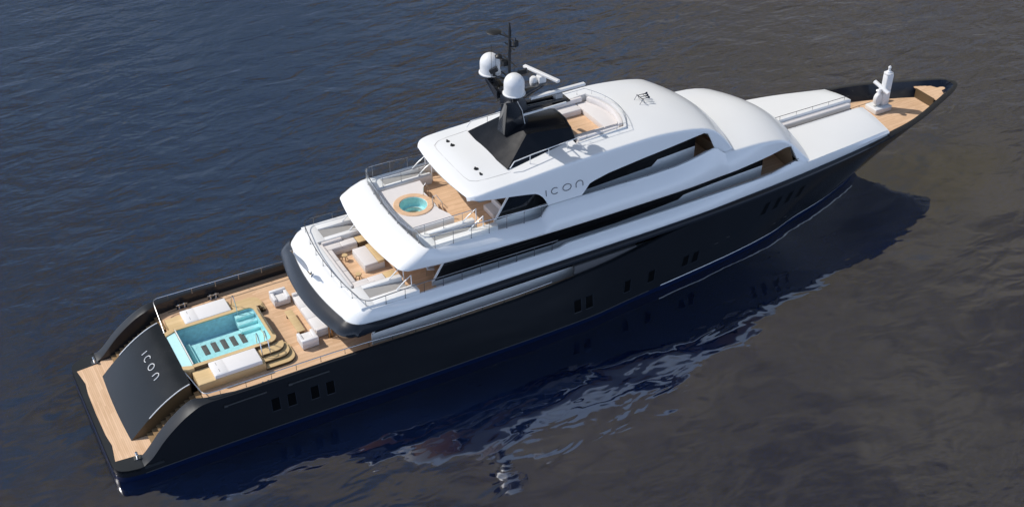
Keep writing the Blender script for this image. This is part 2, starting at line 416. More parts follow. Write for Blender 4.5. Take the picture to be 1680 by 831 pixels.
# transom
tr = [hull_pt(.75, .5), hull_pt(.75, .98)]
top.poly([(.75, -4.5, .5), (.75, 4.5, .5), (.75, 4.5, .98), (.75, -4.5, .98)])
bot.poly([(.75, -4.5, -.8), (.75, 4.5, -.8), (.75, 4.5, .5), (.75, -4.5, .5)])
hull = part(top, 'hull', M['hull'], smooth=40)
part(bot, 'boot_topping', M['navy'], smooth=40)
# pale boot stripe
st = MB()
for sg in (1, -1):
    xs_ = [x for x in xt if 36 < x < 66]
    rows = [[], []]
    for x in xs_:
        for k, z in enumerate((.515, .59)):
            p = hull_pt(x, z); rows[k].append((p[0]+.004, (p[1]+.012)*sg, z))
    st.grid(rows)
sides(st, 'boot_stripe', M['white'])
sp = MB()   # spray knuckle further aft
for sg in (1, -1):
    sp.tube([(lambda p: (p[0], (p[1]+.005)*sg, .52))(hull_pt(x, .52)) for x in xt if 2.2 < x < 36.5], .035, 6)
sides(sp, 'rubbing_strake', M['rim'])

# bulwark cap and inner faces, aft part (platform wings + main deck) and bow
cap = MB(); inn = MB()
for sg in (1, -1):
    xs_ = [x for x in xt if 2.3 <= x < 39.5]
    wi = lambda x: yS(x)-.80+.14*sstep(2.3, 3.4, x)*0+.34*sstep(5.6, 6.6, x)+.22*sstep(6.6, 8.5, x)
    r0 = [(x, (yS(x) if x > 2.4 else yW(x))*sg, zT(x)) for x in xs_]
    up_ = lambda x: .14*sstep(2.3, 3.0, x)*(1-sstep(5.2, 6.4, x))
    r1 = [(x, (wi(x)+.07)*sg, zT(x)+.03+up_(x)) for x in xs_]
    r2_ = [(x, wi(x)*sg, zT(x)+up_(x)) for x in xs_]
    cap.grid([r0, r1, r2_])
    inn.grid([r2_, [(x, wi(x)*sg, .98 if x < 6.3 else 2.9) for x in xs_]])
sides(cap, 'bulwark_cap', M['capm'], smooth=40)
sides(inn, 'bulwark_lining', M['band'], smooth=40)

# ---- swim platform
pf = MB()
rim = [(x, y) for x, y in [(.75, -4.5)]+[(x, -yW(x)) for x in (.8,.9,1.1,1.4,1.8,2.1,2.5,3.4)]+[(x, yW(x)) for x in (3.4,2.5,2.1,1.8,1.4,1.1,.9,.8)]+[(.75, 4.5)]]
pf.prism(rim, .80, .982)
part(pf, 'platform_rim', M['rim'], smooth=0)
tk = MB()
tk.prism([(1.0,-4.30),(2.35,-4.42),(2.7,-4.74),(3.6,-4.74),(3.6,4.74),(2.7,4.74),(2.35,4.42),(1.0,4.30),(1.18,2.95),(1.08,2.0),(1.05,0),(1.08,-2.0),(1.18,-2.95)], .90, .99)
part(tk, 'swim_platform', M['teaky'], smooth=0)
# mooring bollards on the platform corners
def bollard(x, y, z, parent=None):
    b = MB(); b.box(x-.2, x+.2, y-.16, y+.16, z, z+.05)
    for dy in (-.085, .085):
        b.lathe([(.0,.0),(.06,.0),(.055,.2),(.075,.25),(.085,.30),(.06,.34),(0,.35)], (x, y+dy, z+.04), 14)
    part(b, 'mooring_bollard', M['steel'])
bollard(2.15, 4.62, .985); bollard(2.15, -4.62, .985)

# ---- stern garage door with the name
prof = T((2.20,.96),(2.7,1.45),(3.47,2.14),(4.2,2.72),(4.9,3.16),(5.5,3.45),(6.05,3.62))
gx = np.linspace(2.20, 6.05, 26)
gd = MB()
gd.grid([[(x-.10*(1-(y/3.13)**2)*sstep(6, 2.5, x), y, prof(x)) for x in gx] for y in np.linspace(-3.13, 3.13, 15)])
door = part(gd, 'garage_door', M['panel'], smooth=40)
sd_ = MB()
for sg in (1, -1):
    sd_.grid([[(x, 3.13*sg, prof(x)-.001) for x in gx], [(x, 3.13*sg, .97) for x in gx]])
sd_.box(6.0, 6.06, -3.13, 3.13, 2.9, 3.6)
part(sd_, 'stair_side_wall', M['brown'], smooth=0)
for sg in (1, -1):
    tm = MB(); xs_ = np.linspace(3.45, 5.98, 14)
    tm.tube([(x, 3.13*sg, prof(x)+.02) for x in xs_], .032, 6)
    part(tm, 'edge_trim', M['white'], parent=door)
def on_door(u, v):       # u across (towards port), v up the slope
    x = 4.68+v
    return Vector((x-.10*(1-(u/3.13)**2)*sstep(6, 2.5, x)-.012, u, prof(x)+.022))
def letter_tube(pts, r, name, m, parent):
    b = MB(); b.tube(pts, r, 6); return part(b, name, m, parent=parent)
def arc(cx, cy, rx, ry, a0, a1, n=18): return [(cx+rx*math.cos(a0+(a1-a0)*i/n), cy+ry*math.sin(a0+(a1-a0)*i/n)) for i in range(n+1)]
LET = {'i': [(0, -.5), (0, .5)], 'c': arc(0, 0, .5, .5, math.radians(48), math.radians(312)),
       'o': arc(0, 0, .5, .5, 0, 2*PI, 28), 'n': [(-.45, -.5), (-.45, 0)]+arc(0, 0, .45, .48, PI, 0, 14)[1:]+[(.45, -.5)]}
for ch, u, sz in (('i', 1.47, (.3, .33)), ('c', .86, (.40, .36)), ('o', .05, (.44, .36)), ('n', -.86, (.42, .36))):
    letter_tube([on_door(u-a*sz[0]*1.0, b*sz[1]) for a, b in LET[ch]], .028, 'name_letter', M['white'], door)

# ---- stairs up from the platform, both sides
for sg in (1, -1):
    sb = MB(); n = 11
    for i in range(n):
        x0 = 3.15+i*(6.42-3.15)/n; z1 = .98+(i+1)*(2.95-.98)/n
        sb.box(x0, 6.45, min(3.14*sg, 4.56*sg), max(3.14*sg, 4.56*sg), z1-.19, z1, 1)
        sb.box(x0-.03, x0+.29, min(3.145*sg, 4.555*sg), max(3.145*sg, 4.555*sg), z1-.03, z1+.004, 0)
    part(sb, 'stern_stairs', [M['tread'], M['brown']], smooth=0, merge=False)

# ---- main deck
md = MB()
X_ = (6.42, 6.75, 11.4, 38); Y_ = (-5.0, -1.8, 1.8, 5.0)
md.grid([[(x, y, 2.95) for y in Y_] for x in X_], skip=lambda i, j: i == 1 and j == 1)
md.grid([[(6.42, y, 2.95) for y in Y_], [(6.42, y, 2.80) for y in Y_]])
part(md, 'main_deck', M['teak'], smooth=0)
mg = MB()
for sg in (1, -1):
    mg.box(7.0, 17.5, min(4.66*sg, 4.60*sg), max(4.66*sg, 4.60*sg), 2.95, 2.956)
sides(mg, 'deck_margin', M['brown'], smooth=0)
# cleats inside the bulwark
for sg in (1, -1):
    for x in (7.9, 9.9):
        c = MB(); y = 4.66*sg
        c.box(x-.32, x+.32, y-.12, y+.12, 2.95, 3.02)
        for dx in (-.17, .17):
            c.lathe([(.0,0),(.06,0),(.05,.22),(.09,.28),(.07,.33),(0,.34)], (x+dx, y, 3.0), 12)
        c.tube([(x-.36, y, 3.24), (x+.36, y, 3.24)], .035, 8)
        part(c, 'mooring_cleat', M['steel'])

# ---- railings: tubes with posts as sub-parts
def rail(pts, base, spacing=1.5, r=.032, name='railing', m=None, glass=None, posts=True, mids=(), start=.3, pr=.016):
    m = m or M['rail']
    b = MB(); b.tube(pts, r, 8)
    P = [Vector(p) for p in pts]
    for f in mids: b.tube([(p.x, p.y, p.z-(p.z-base(p.x, p.y))*f) for p in P], .012, 6)
    o = part(b, name, m)
    if glass:
        g = MB(); g.grid([[(p.x, p.y, p.z-.04) for p in P], [(p.x, p.y, base(p.x, p.y)+.05) for p in P]])
        part(g, 'glass_panel', glass, parent=o)
    if posts:
        d = start; acc = 0
        for a, c in zip(P[:-1], P[1:]):
            L = (c-a).length
            while d <= acc+L:
                q = a+(c-a)*((d-acc)/L)
                pb = MB(); zb = base(q.x, q.y)
                pb.tube([(q.x, q.y, zb), (q.x, q.y, q.z)], pr, 6)
                pb.lathe([(.0,.0),(.035,0),(.035,.015),(0,.02)], (q.x, q.y, zb), 8)
                part(pb, 'post', m, parent=o)
                d += spacing
            acc += L
    return o
for sg in (1, -1):
    pts = [(6.06, 1.85*sg, 3.55), (6.14, 2.8*sg, 3.72), (6.22, 4.2*sg, 4.0), (6.25, 4.55*sg, 4.06), (6.33, 4.78*sg, 4.08), (6.55, 4.88*sg, 4.08)]+[(x, (4.90+.14*sstep(14, 20, x))*sg, z) for x, z in ((7,4.06),(9,4.04),(11,4.02),(14,3.98),(16,3.92),(18,3.84),(20,3.76),(22,3.72),(26,3.72),(28.6,3.80))]
    rail(pts, lambda x, y: zT(x)+.01 if x > 6.5 else 3.45, 1.5, start=3.9)

# ------------------------------------------------------------------ pool
zr = 3.75
px0, px1, py = 6.66, 11.45, 1.75
def rrect(x0, x1, y0, y1, r, k=6, corners=(1, 1, 1, 1)):
    pts = []
    for (cx, cy, a0), on in zip(((x1-r, y1-r, 0), (x0+r, y1-r, PI/2), (x0+r, y0+r, PI), (x1-r, y0+r, 1.5*PI)), corners):
        if on: pts += [(cx+r*math.cos(a0+PI/2*i/k), cy+r*math.sin(a0+PI/2*i/k)) for i in range(k+1)]
        else: pts.append((cx+r*(1 if a0 in (0, 1.5*PI) else -1), cy+r*(1 if a0 in (0, PI/2) else -1)))
    return pts
inn_ = rrect(px0, px1, -py, py, .35, corners=(1, 0, 0, 1))
outr = rrect(px0-.03, px1+.30, -py-.26, py+.26, .55, corners=(1, 0, 0, 1))
pr_ = MB()
nn = len(inn_)
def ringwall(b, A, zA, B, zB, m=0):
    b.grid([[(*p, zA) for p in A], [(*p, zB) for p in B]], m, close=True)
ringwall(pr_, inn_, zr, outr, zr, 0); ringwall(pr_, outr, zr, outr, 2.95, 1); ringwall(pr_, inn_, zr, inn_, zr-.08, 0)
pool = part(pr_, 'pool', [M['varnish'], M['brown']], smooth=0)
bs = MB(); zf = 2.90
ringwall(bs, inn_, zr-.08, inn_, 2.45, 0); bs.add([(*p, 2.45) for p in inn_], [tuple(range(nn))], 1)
part(bs, 'pool_basin', [M['pool_shade'], M['pool_shade']], parent=pool, smooth=0)  # basin in the shade tone; trench beside the ledge made up for the dark band
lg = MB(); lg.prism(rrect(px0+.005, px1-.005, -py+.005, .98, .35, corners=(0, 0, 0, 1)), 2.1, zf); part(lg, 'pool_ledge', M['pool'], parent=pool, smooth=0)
lw = MB()
for a_, b__ in (((6.70, -1.74), (11.1, -1.74)), ((11.44, -1.4), (11.44, .95)), ((6.67, -1.7), (6.67, .95))): lw.bar((*a_, 3.27), (*b__, 3.27), .012, .76)
part(lw, 'pool_lining', M['pool'], parent=pool, smooth=0)
bn = MB(); bn.box(6.95, 7.18, -1.74, .9, zf, 3.15)
part(bn, 'pool_bench', M['pool'], parent=pool, bevel=.03)
ps = MB()
for i, z in enumerate((3.52, 3.30, 3.10)):
    ps.box(10.25, 11.44, 1.74-.42*(i+1), 1.74-.42*i, zf, z)
part(ps, 'pool_steps', M['pool'], parent=pool, bevel=.02)
for i in range(5):
    q = MB(); x = 7.75+i*.575; q.box(x, x+.32, -.32, .62, zf, zf+.03)
    part(q, 'seat_mat', M['mat'], parent=pool, bevel=.01)
pwt = MB(); pwt.add([(p[0], p[1], zr-.035) for p in inn_], [tuple(range(nn))])
part(pwt, 'pool_water', M['poolwater'], parent=pool, smooth=0)
# overflow apron between pool and stern door
ap = MB(); ap.prism([(6.07,-1.52),(6.64,-1.74),(6.64,1.74),(6.07,1.52)], 3.3, 3.63)
part(ap, 'overflow_apron', M['pool'], parent=pool, smooth=0)
fl_ = MB()
for sg in (1, -1):
    fl_.prism([(6.04,1.54*sg),(6.66,1.78*sg),(6.66,2.01*sg),(6.30,2.01*sg),(6.04,1.85*sg)], 3.0, 3.70)
sides(fl_, 'pool_cheek', M['varnish'], parent=pool, smooth=0)
gl = MB(); gl.box(6.64, 6.69, -1.74, 1.74, 3.55, 3.82)
part(gl, 'pool_glass_edge', M['offwhite'], parent=pool, bevel=.01)
gf = MB(); gf.box(11.60, 11.62, -1.35, 1.35, zr, 4.02)
part(gf, 'splash_glass', M['clear'], parent=pool, smooth=0)
gt = MB(); gt.tube([(11.61, -1.36, 4.02), (11.61, 1.36, 4.02)], .015, 6)
part(gt, 'splash_rail', M['steel'], parent=pool)
for sg in (1, -1):
    wb = MB(); wb.box(6.45, 10.42, min(2.02*sg, 3.36*sg), max(2.02*sg, 3.36*sg), 2.95, 3.50)
    part(wb, 'pool_plinth', M['varnish'], parent=pool, bevel=.03)
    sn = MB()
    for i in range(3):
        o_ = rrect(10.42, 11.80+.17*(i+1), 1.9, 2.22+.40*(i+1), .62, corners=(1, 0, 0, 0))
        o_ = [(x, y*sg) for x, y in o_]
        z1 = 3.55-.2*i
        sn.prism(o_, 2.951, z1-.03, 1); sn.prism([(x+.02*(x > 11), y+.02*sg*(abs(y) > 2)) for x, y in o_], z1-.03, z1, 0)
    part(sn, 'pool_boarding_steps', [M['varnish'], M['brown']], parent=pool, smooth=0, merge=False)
    for x in (10.48, 10.95) if sg < 0 else (10.45,):
        hr = MB()
        hp = [(x+.05, 1.62*sg, 3.3), (x+.02, 1.75*sg, 4.2), (x, 1.88*sg, 4.62), (x, 2.02*sg, 4.72), (x, 2.2*sg, 4.62), (x, 2.5*sg, 4.2), (x, 2.7*sg, 3.5)]
        hr.tube(hp, .03, 8)
        part(hr, 'hand_rail', M['steel'], parent=pool)

# sun beds on the plinths (loose cushions)
def sunbed(sg, label):
    o = empty('sun_bed', (8.84, 2.69*sg, 3.50), label, 'sun bed', 'sun beds beside the pool')
    b = MB(); b.box(-1.41, 1.41, -.67, .67, .0, .27); b.build('mattress', M['fabricw'], o, bevel=.05, seg=3)
    for y in (-.42, .2):
        b = MB(); b.box(-1.06, -1.04, y, y+.26, .262, .290); b.build('strap', M['dgrey'], o, smooth=0)
    b = MB(); b.box(-1.30, -.62, -.60, .60, .268, .285); b.build('headrest_flap', M['fabricw'], o, bevel=.006)
    return o
sunbed(1, 'white sun bed cushion on the wooden plinth by the far rail, behind the pool')
sunbed(-1, 'white sun bed cushion on the wooden plinth nearest the camera, in front of the pool')

# main deck lounge
def armchair(y, rz, label):
    o = empty('armchair', (13.42, y, 2.95), label, 'armchair', 'armchairs at the pool deck table'); o.rotation_euler.z = rz
    # local: front faces -y ; back at +y
    b = MB(); b.box(-.52, .52, -.50, .50, .06, .30); b.build('base', M['fabric'], o, bevel=.03)
    b = MB(); b.box(-.52, .52, .28, .50, .30, .68); b.build('backrest', M['fabricw'], o, bevel=.04)
    for s in (-1, 1):
        b = MB(); b.box(min(.52*s, .32*s), max(.52*s, .32*s), -.50, .275, .30, .62); b.build('armrest', M['fabricw'], o, bevel=.04)
    b = MB(); b.box(-.315, .315, -.52, .275, .30, .46); b.build('seat_cushion', M['fabricw'], o, bevel=.04)
    for sx in (-1, 1):
        for sy in (-1, 1):
            b = MB(); b.box(sx*.44-.03, sx*.44+.03, sy*.42-.03, sy*.42+.03, 0, .06); b.build('foot', M['blackm'], o, smooth=0)
    return o
armchair(2.36, 0, 'white boxy armchair at the port end of the narrow coffee table, by the far rail')
armchair(-2.26, PI, 'white boxy armchair at the starboard end of the narrow coffee table, nearest the camera')
ct = empty('coffee_table', (13.36, -.3, 2.95), 'narrow pale wood coffee table between two white armchairs on the pool deck', 'table')
b = MB(); b.box(-.24, .24, -1.13, 1.13, .34, .40); b.build('table_top', M['varnish'], ct, bevel=.01)
for s in (-1, 1):
    b = MB(); b.box(-.2, .2, s*.9-.04, s*.9+.04, 0, .34); b.build('leg', M['brown'], ct, smooth=0)
sf = empty('sofa', (14.55, 0, 2.95), 'long cream sofa half under the black overhang, facing the pool', 'sofa')
b = MB(); b.box(-.46, .5, -2.08, 2.08, .05, .30); b.build('base', M['fabric'], sf, bevel=.03)
for i in range(3):
    y0 = -1.84+i*1.227
    b = MB(); b.box(-.48, .26, y0, y0+1.22, .30, .47); b.build('seat_cushion', M['fabricw'], sf, bevel=.04)
    b = MB(); b.box(.26, .48, y0, y0+1.22, .30, .78); b.build('back_cushion', M['fabricw'], sf, bevel=.05)
for s in (-1, 1):
    b = MB(); b.box(-.46, .5, min(1.85*s, 2.08*s), max(1.85*s, 2.08*s), .30, .60); b.build('armrest', M['fabric'], sf, bevel=.04)
for sg in (1, -1):
    for dx in (0, .17):
        b = MB(); b.tube([(14.75+dx, 2.35*sg, 2.95), (14.75+dx, 2.35*sg, 5.0)], .045, 10); b.lathe([(.0,0),(.09,0),(.09,.02),(0,.025)], (14.75+dx, 2.35*sg, 2.95), 12)
        part(b, 'support_pillar', M['bronze'])

# ------------------------------------------------------------------ tiered shells
def ring(xc, sag, yw, rc, rx, side, xend, z, na=9, nc=9, xs=None):
    """half plan outline: centre aft -> corner -> along the side; full ring starboard to port"""
    ys = yw-rc; half = []
    for i in range(na): 
        y = ys*i/na; half.append((xc+sag*(y/ys)**2, y))
    xa = xc+sag
    for i in range(nc):
        t = PI/2*i/nc; half.append((xa+rx*(1-math.cos(t)), ys+rc*math.sin(t)))
    xb = xa+rx
    st_ = [xb]+[x for x in (xs or []) ]
    half += [(x, side(x)) for x in st_]
    half = [(x, y, z(x)) for x, y in half]
    return [(x, -y, zz) for x, y, zz in half[::-1]]+half[1:]
def shell(rings, name, m, smooth=40, **k):
    b = MB(); b.grid(rings); return part(b, name, m, smooth=smooth, **k)

# --- upper deck: black fascia, white bulwark
XU = [17,17.5,18,19,20]+list(np.arange(21,29,1.0))+[29,29.25,29.5,29.75,30]+list(np.arange(31,46,1.0))+[46,47,48,49,50,51,52,53,54,55,56,57,57.5,57.8]
def tab(*pts): return lin(*pts)
U3s = T((15.9,5.06),(18,5.12),(24,5.15),(36,5.15),(40,5.08),(44,4.85),(48,4.56),(53.6,4.02),(57.8,3.55))
zU3 = T((14.5,5.52),(15.5,5.47),(17,5.38),(20,5.35),(48,5.34),(54,5.38),(57.8,5.50))
U1s = lambda x: max(U3s(x)+.10, yS(x)+.03) if x < 55 else max(U3s(x)+.08, yS(x)+.012)
zU1 = T((13.9,4.62),(14.6,4.65),(15.6,4.78),(17.5,4.88),(40,4.88),(44,4.90),(50,5.02),(55,5.25),(57.8,5.42))
U2s = lambda x: U1s(x)+.09*(1-sstep(46, 57.8, x))
zU2 = lambda x: zU1(x)*.5+zU3(x)*.5
bl = [ring(14.75, .5, 4.75, .8, .8, lambda x: 4.75 if x < 40 else U3s(x)-.4, 0, lambda x: zU1(x)-.02, xs=XU),
      ring(14.02, .52, 5.16, 1.05, .95, U1s, 0, zU1, xs=XU),
      ring(13.88, .52, 5.24, 1.08, 1.0, U2s, 0, lambda x: zU1(x)*.72+zU3(x)*.28, xs=XU),
      ring(14.00, .50, 5.27, 1.1, 1.0, U2s, 0, zU2, xs=XU),
      ring(14.36, .47, 5.20, 1.1, 1.0, lambda x: U2s(x)-.04, 0, lambda x: zU1(x)*.2+zU3(x)*.8, xs=XU),
      ring(14.60, .42, 5.10, 1.1, .95, lambda x: U3s(x)+.04, 0, lambda x: zU3(x)+.0, xs=XU),
      ring(14.66, .42, 5.04, 1.08, .93, lambda x: U3s(x), 0, lambda x: zU3(x)-.03, xs=XU)]
shell(bl, 'overhang_fascia', M['band'])
U4s = T((16.7,4.82),(20,4.73),(28,4.70),(38,4.70),(46,4.63),(49.4,4.51),(51.3,4.33),(53.4,4.07),(55.6,3.73),(57.8,3.38))
zU4 = lin((15.7,6.22),(16.3,6.18),(16.8,6.10),(19,5.99),(29.2,5.93),(29.45,5.97),(29.65,6.08),(29.9,6.12),(38,6.12),(46,6.16),(49.4,6.18),(51.3,6.15),(53.4,6.05),(55.6,5.90),(57.8,5.74))
mid4 = lambda x: U3s(x)*.5+U4s(x)*.5+.10
XW = [x for x in XU if x < 57.45]+[57.5]
hid = lambda x: .14*sstep(48.2, 49.2, x)
lift = lambda x: .36*sstep(45.6, 48.3, x)*(1-sstep(48.7, 49.2, x))
wh = [ring(14.66, .42, 5.04, 1.08, .93, U3s, 0, lambda x: zU3(x)-.03, xs=XW),
      ring(14.70, .42, 5.03, 1.08, .93, lambda x: U3s(x)-.01, 0, lambda x: zU3(x)+.04, xs=XW),
      ring(15.05, .40, 5.03, 1.0, .9, mid4, 0, lambda x: zU3(x)*.45+zU4(x)*.55, xs=XW),
      ring(15.45, .38, 4.93, .95, .8, lambda x: U4s(x)*.8+mid4(x)*.2, 0, lambda x: zU3(x)*.13+zU4(x)*.87, xs=XW),
      ring(15.72, .36, 4.82, .9, .75, U4s, 0, zU4, xs=XW),
      ring(15.86, .34, 4.70, .85, .72, lambda x: U4s(x)-.12, 0, lambda x: zU4(x)+.01-hid(x)+lift(x), xs=XW),
      ring(15.90, .34, 4.66, .85, .72, lambda x: U4s(x)-.16, 0, lambda x: zU4(x)-.03-hid(x)+lift(x), xs=XW),
      ring(15.92, .34, 4.64, .85, .72, lambda x: U4s(x)-.17, 0, lambda x: 5.30, xs=XW)]
shell(wh, 'upper_bulwark', M['white'])
# upper deck floor
ud = MB(); ud.box(15.3, 48.9, -4.30, 4.30, 5.25, 5.45)
part(ud, 'upper_deck', M['teak'], smooth=0)

sdk = MB()
for sg in (1, -1):
    sdk.box(21.2, 45.9, min(3.7*sg, 4.56*sg), max(3.7*sg, 4.56*sg), 5.40, 5.455)
sides(sdk, 'side_deck', M['antislip'], smooth=0)
sdk = MB()
for sg in (1, -1):
    sdk.box(25.5, 40.2, min(3.4*sg, 4.16*sg), max(3.4*sg, 4.16*sg), 8.0, 8.055)
sides(sdk, 'side_deck', M['antislip'], smooth=0)
# stairwell coamings with stairs going down (both decks)
def well(sg, xa, xw, xf_in, xf_out, y0, yi, yo, y1, zt, zd, zlow, nm='stairwell'):
    """xa aft end, xw well start, xf_* fore ends; y0<yi<yo<y1"""
    def yy(a, b): return (min(a*sg, b*sg), max(a*sg, b*sg))
    b = MB()
    b.box(xa, xw, *yy(y0, y1), zd, zt)
    b.box(xw-.02, xf_in, *yy(y0, yi), zd, zt-.003)
    b.box(xw-.02, xf_out, *yy(yo, y1), zd, zt-.003)
    o = part(b, nm, M['white'], bevel=.04, merge=False)
    g = MB(); x1 = xf_in-.02
    g.grid([[(xw+.005, yi*sg, zt-.05), (xw+.005, yo*sg, zt-.05)], [(x1, yi*sg, zt-.34), (x1, yo*sg, zt-.34)], [(x1, yi*sg, zd), (x1, yo*sg, zd)]])
    part(g, 'sloping_cover', M['grey'], parent=o, smooth=0)
    for y in (yi-.08, yo+.08):
        h = MB(); h.tube([(xf_in-.85, y*sg, zt), (xf_in-.35, y*sg, zt+.42), (xf_in+.10, y*sg, zt+.72), (xf_in+.14, y*sg, zd)], .035, 8)
        part(h, 'hand_rail', M['white'], parent=o)
for sg in (1, -1):
    well(sg, 16.02, 16.87, 19.40, 19.75, 2.66, 3.0, 3.97, 4.68, 6.26, 5.45, 4.0)
af = MB(); af.prism([(15.86,-2.2),(16.0,-2.68),(16.32,-2.68),(16.32,2.68),(16.0,2.68),(15.86,2.2),(15.82,0)], 5.45, 6.27)
part(af, 'aft_coaming', M['white'], bevel=.03)

# upper deck rail
def railpath(xc, sag, yw, rc, rx, side, z, xs): return ring(xc, sag, yw, rc, rx, side, 0, z, xs=xs)
XR = [17,18,19,20,22,24,26,28,29.2]
rail(railpath(15.72, .36, 4.76, .8, .65, lambda x: U4s(x)-.06, lambda x: 6.68 if x < 20 else 6.68-(x-20)*.014, XR), lambda x, y: (zU4(x)+.005), 1.25, start=.4, m=M['drail'], r=.028)

# upper deck furniture
us = empty('corner_sofa', (16.9, 0, 5.45), 'U shaped cream sofa set into the white aft end of the upper deck', 'sofa')
b = MB(); b.prism([(-.58,-2.63),(1.7,-2.63),(1.7,-1.82),(0,-1.82),(0,1.82),(1.7,1.82),(1.7,2.63),(-.58,2.63)], .06, .42); b.build('base', M['fabric'], us, bevel=.02)
def cush(n, x0, x1, y0, y1, z0, z1, m, p, bv=.04):
    b = MB(); b.box(x0, x1, y0, y1, z0, z1); b.build(n, m, p, bevel=bv, seg=3)
for i in range(3): cush('seat_cushion', -.38, 0, -1.83+i*1.22, -1.83+(i+1)*1.22-.006, .42, .60, M['fabric'], us)
for sg in (1, -1):
    cush('seat_cushion', -.38, .70, min(1.84*sg, 2.42*sg), max(1.84*sg, 2.42*sg), .42, .60, M['fabric'], us)
    cush('seat_cushion', .706, 1.70, min(1.84*sg, 2.42*sg), max(1.84*sg, 2.42*sg), .42, .60, M['fabric'], us)
    cush('back_cushion', -.38, .95, min(2.43*sg, 2.62*sg), max(2.43*sg, 2.62*sg), .42, .76, M['fabric'], us)
cush('back_cushion', -.57, -.385, -2.4, 2.4, .42, .78, M['fabric'], us)
for sg, lab in ((1, 'wooden end table at the port end of the U shaped sofa, partly under the overhang'), (-1, 'wooden end table at the starboard end of the U shaped sofa, in the sun')):
    e = empty('end_table', (18.98, 2.12*sg, 5.45), lab, 'table', 'end tables of the U shaped sofa')
    b = MB(); b.box(-.34, .34, -.32, .32, .50, .56); b.build('table_top', M['varnish'], e, bevel=.01)
    b = MB(); b.box(-.30, .30, -.28, .28, 0, .50); b.build('base', M['brown'], e, smooth=0)
db = empty('daybed', (18.62, .33, 5.45), 'white ottoman with a wooden shelf in the middle of the upper aft deck', 'ottoman')
b = MB(); b.box(-.60, .70, -.98, .98, .0, .42); b.build('base', M['offwhite'], db, bevel=.01)
cush('cushion', -.60, .28, -.98, .98, .42, .56, M['fabric'], db)
b = MB(); b.box(.29, .70, -.98, .98, .42, .60); b.build('shelf', M['varnish'], db, bevel=.01)
def stool(x, y, lab):
    s = empty('stool', (x, y, 5.45), lab, 'stool', 'low stools by the U shaped sofa')
    b = MB(); b.lathe([(0,.34),(.17,.34),(.19,.37),(.19,.40),(.17,.43),(0,.43)], n=16); b.build('seat', M['varnish'], s)
    for k in range(3):
        a = 2*PI*k/3+.4; b = MB(); b.tube([(.12*math.cos(a), .12*math.sin(a), .35), (.2*math.cos(a), .2*math.sin(a), 0)], .025, 6); b.build('leg', M['brown'], s)
stool(17.45, 1.15, 'small round wooden stool near the port inner corner of the U shaped sofa')
stool(17.42, -1.02, 'small round wooden stool near the starboard inner corner of the U shaped sofa')

def chair(x, y, rz, lab):
    o = empty('deck_chair', (x, y, 5.45), lab, 'chair', 'chairs under the overhang of the upper deck'); o.rotation_euler.z = rz
    b = MB(); b.box(-.24, .24, -.24, .24, .42, .48); b.build('seat', M['fabricw'], o, bevel=.015)
    b = MB(); b.box(-.24, .24, .19, .24, .52, .86); b.build('backrest', M['fabricw'], o, bevel=.015)
    for sx in (-1, 1):
        for y0, y1, zt in ((-.2, -.24, .43), (.2, .26, .84)):
            b = MB(); b.tube([(sx*.21, y1, 0), (sx*.21, y0, zt)], .017, 6); b.build('leg', M['steel'], o)
chair(21.45, -2.6, 1.2, 'white chair with metal legs under the overhang, nearer the starboard side')
chair(21.6, -1.7, 2.0, 'white chair with metal legs under the overhang, further in from the side')
ts = empty('terrace_sofa', (26.05, -2.15, 8.05), 'pale sofa in the shade under the top roof, behind the hot tub', 'sofa')
b = MB(); b.box(-.35, .35, -.65, .65, .05, .42); b.build('seat', M['fabric'], ts, bevel=.04)
b = MB(); b.box(.20, .36, -.65, .65, .42, .80); b.build('backrest', M['fabric'], ts, bevel=.04)
# flagstaff with furled ensign
fs = MB(); fs.tube([(14.92, .3, 5.75), (13.84, .3, 8.0)], .038, 10, r1=.025)
flag = part(fs, 'flagstaff', M['bronze'])
fm = MB(); fm.lathe([(0,0),(.13,0),(.13,.05),(.06,.09),(.06,.28),(0,.3)], (14.93, .3, 5.73), 12); fm.lathe([(0,-.05),(.05,-.03),(.05,.04),(0,.06)], (13.83, .3, 8.0), 10)
part(fm, 'staff_fitting', M['steel'], parent=flag)
fe = MB(); pts = []; rows = []
for i in range(13):
    t = i/12; c = Vector((14.70, .3, 6.2)).lerp(Vector((13.92, .3, 7.82)), t); rad = .05+.10*math.sin(PI*min(t*1.15, 1))**.8*(1-.3*t)
    rows.append([c+Vector((.9*math.cos(a)*rad*(1+.25*math.sin(3*a+4*t))+.05, math.sin(a)*rad*(1+.25*math.cos(2*a+7*t)), .43*math.cos(a)*rad)) for a in [2*PI*j/14 for j in range(14)]])
fe.grid(rows, close=True); fe.add(rows[0], [tuple(range(14))]); fe.add(rows[-1], [tuple(range(14))])
part(fe, 'furled_flag', M['fabricw'], parent=flag)

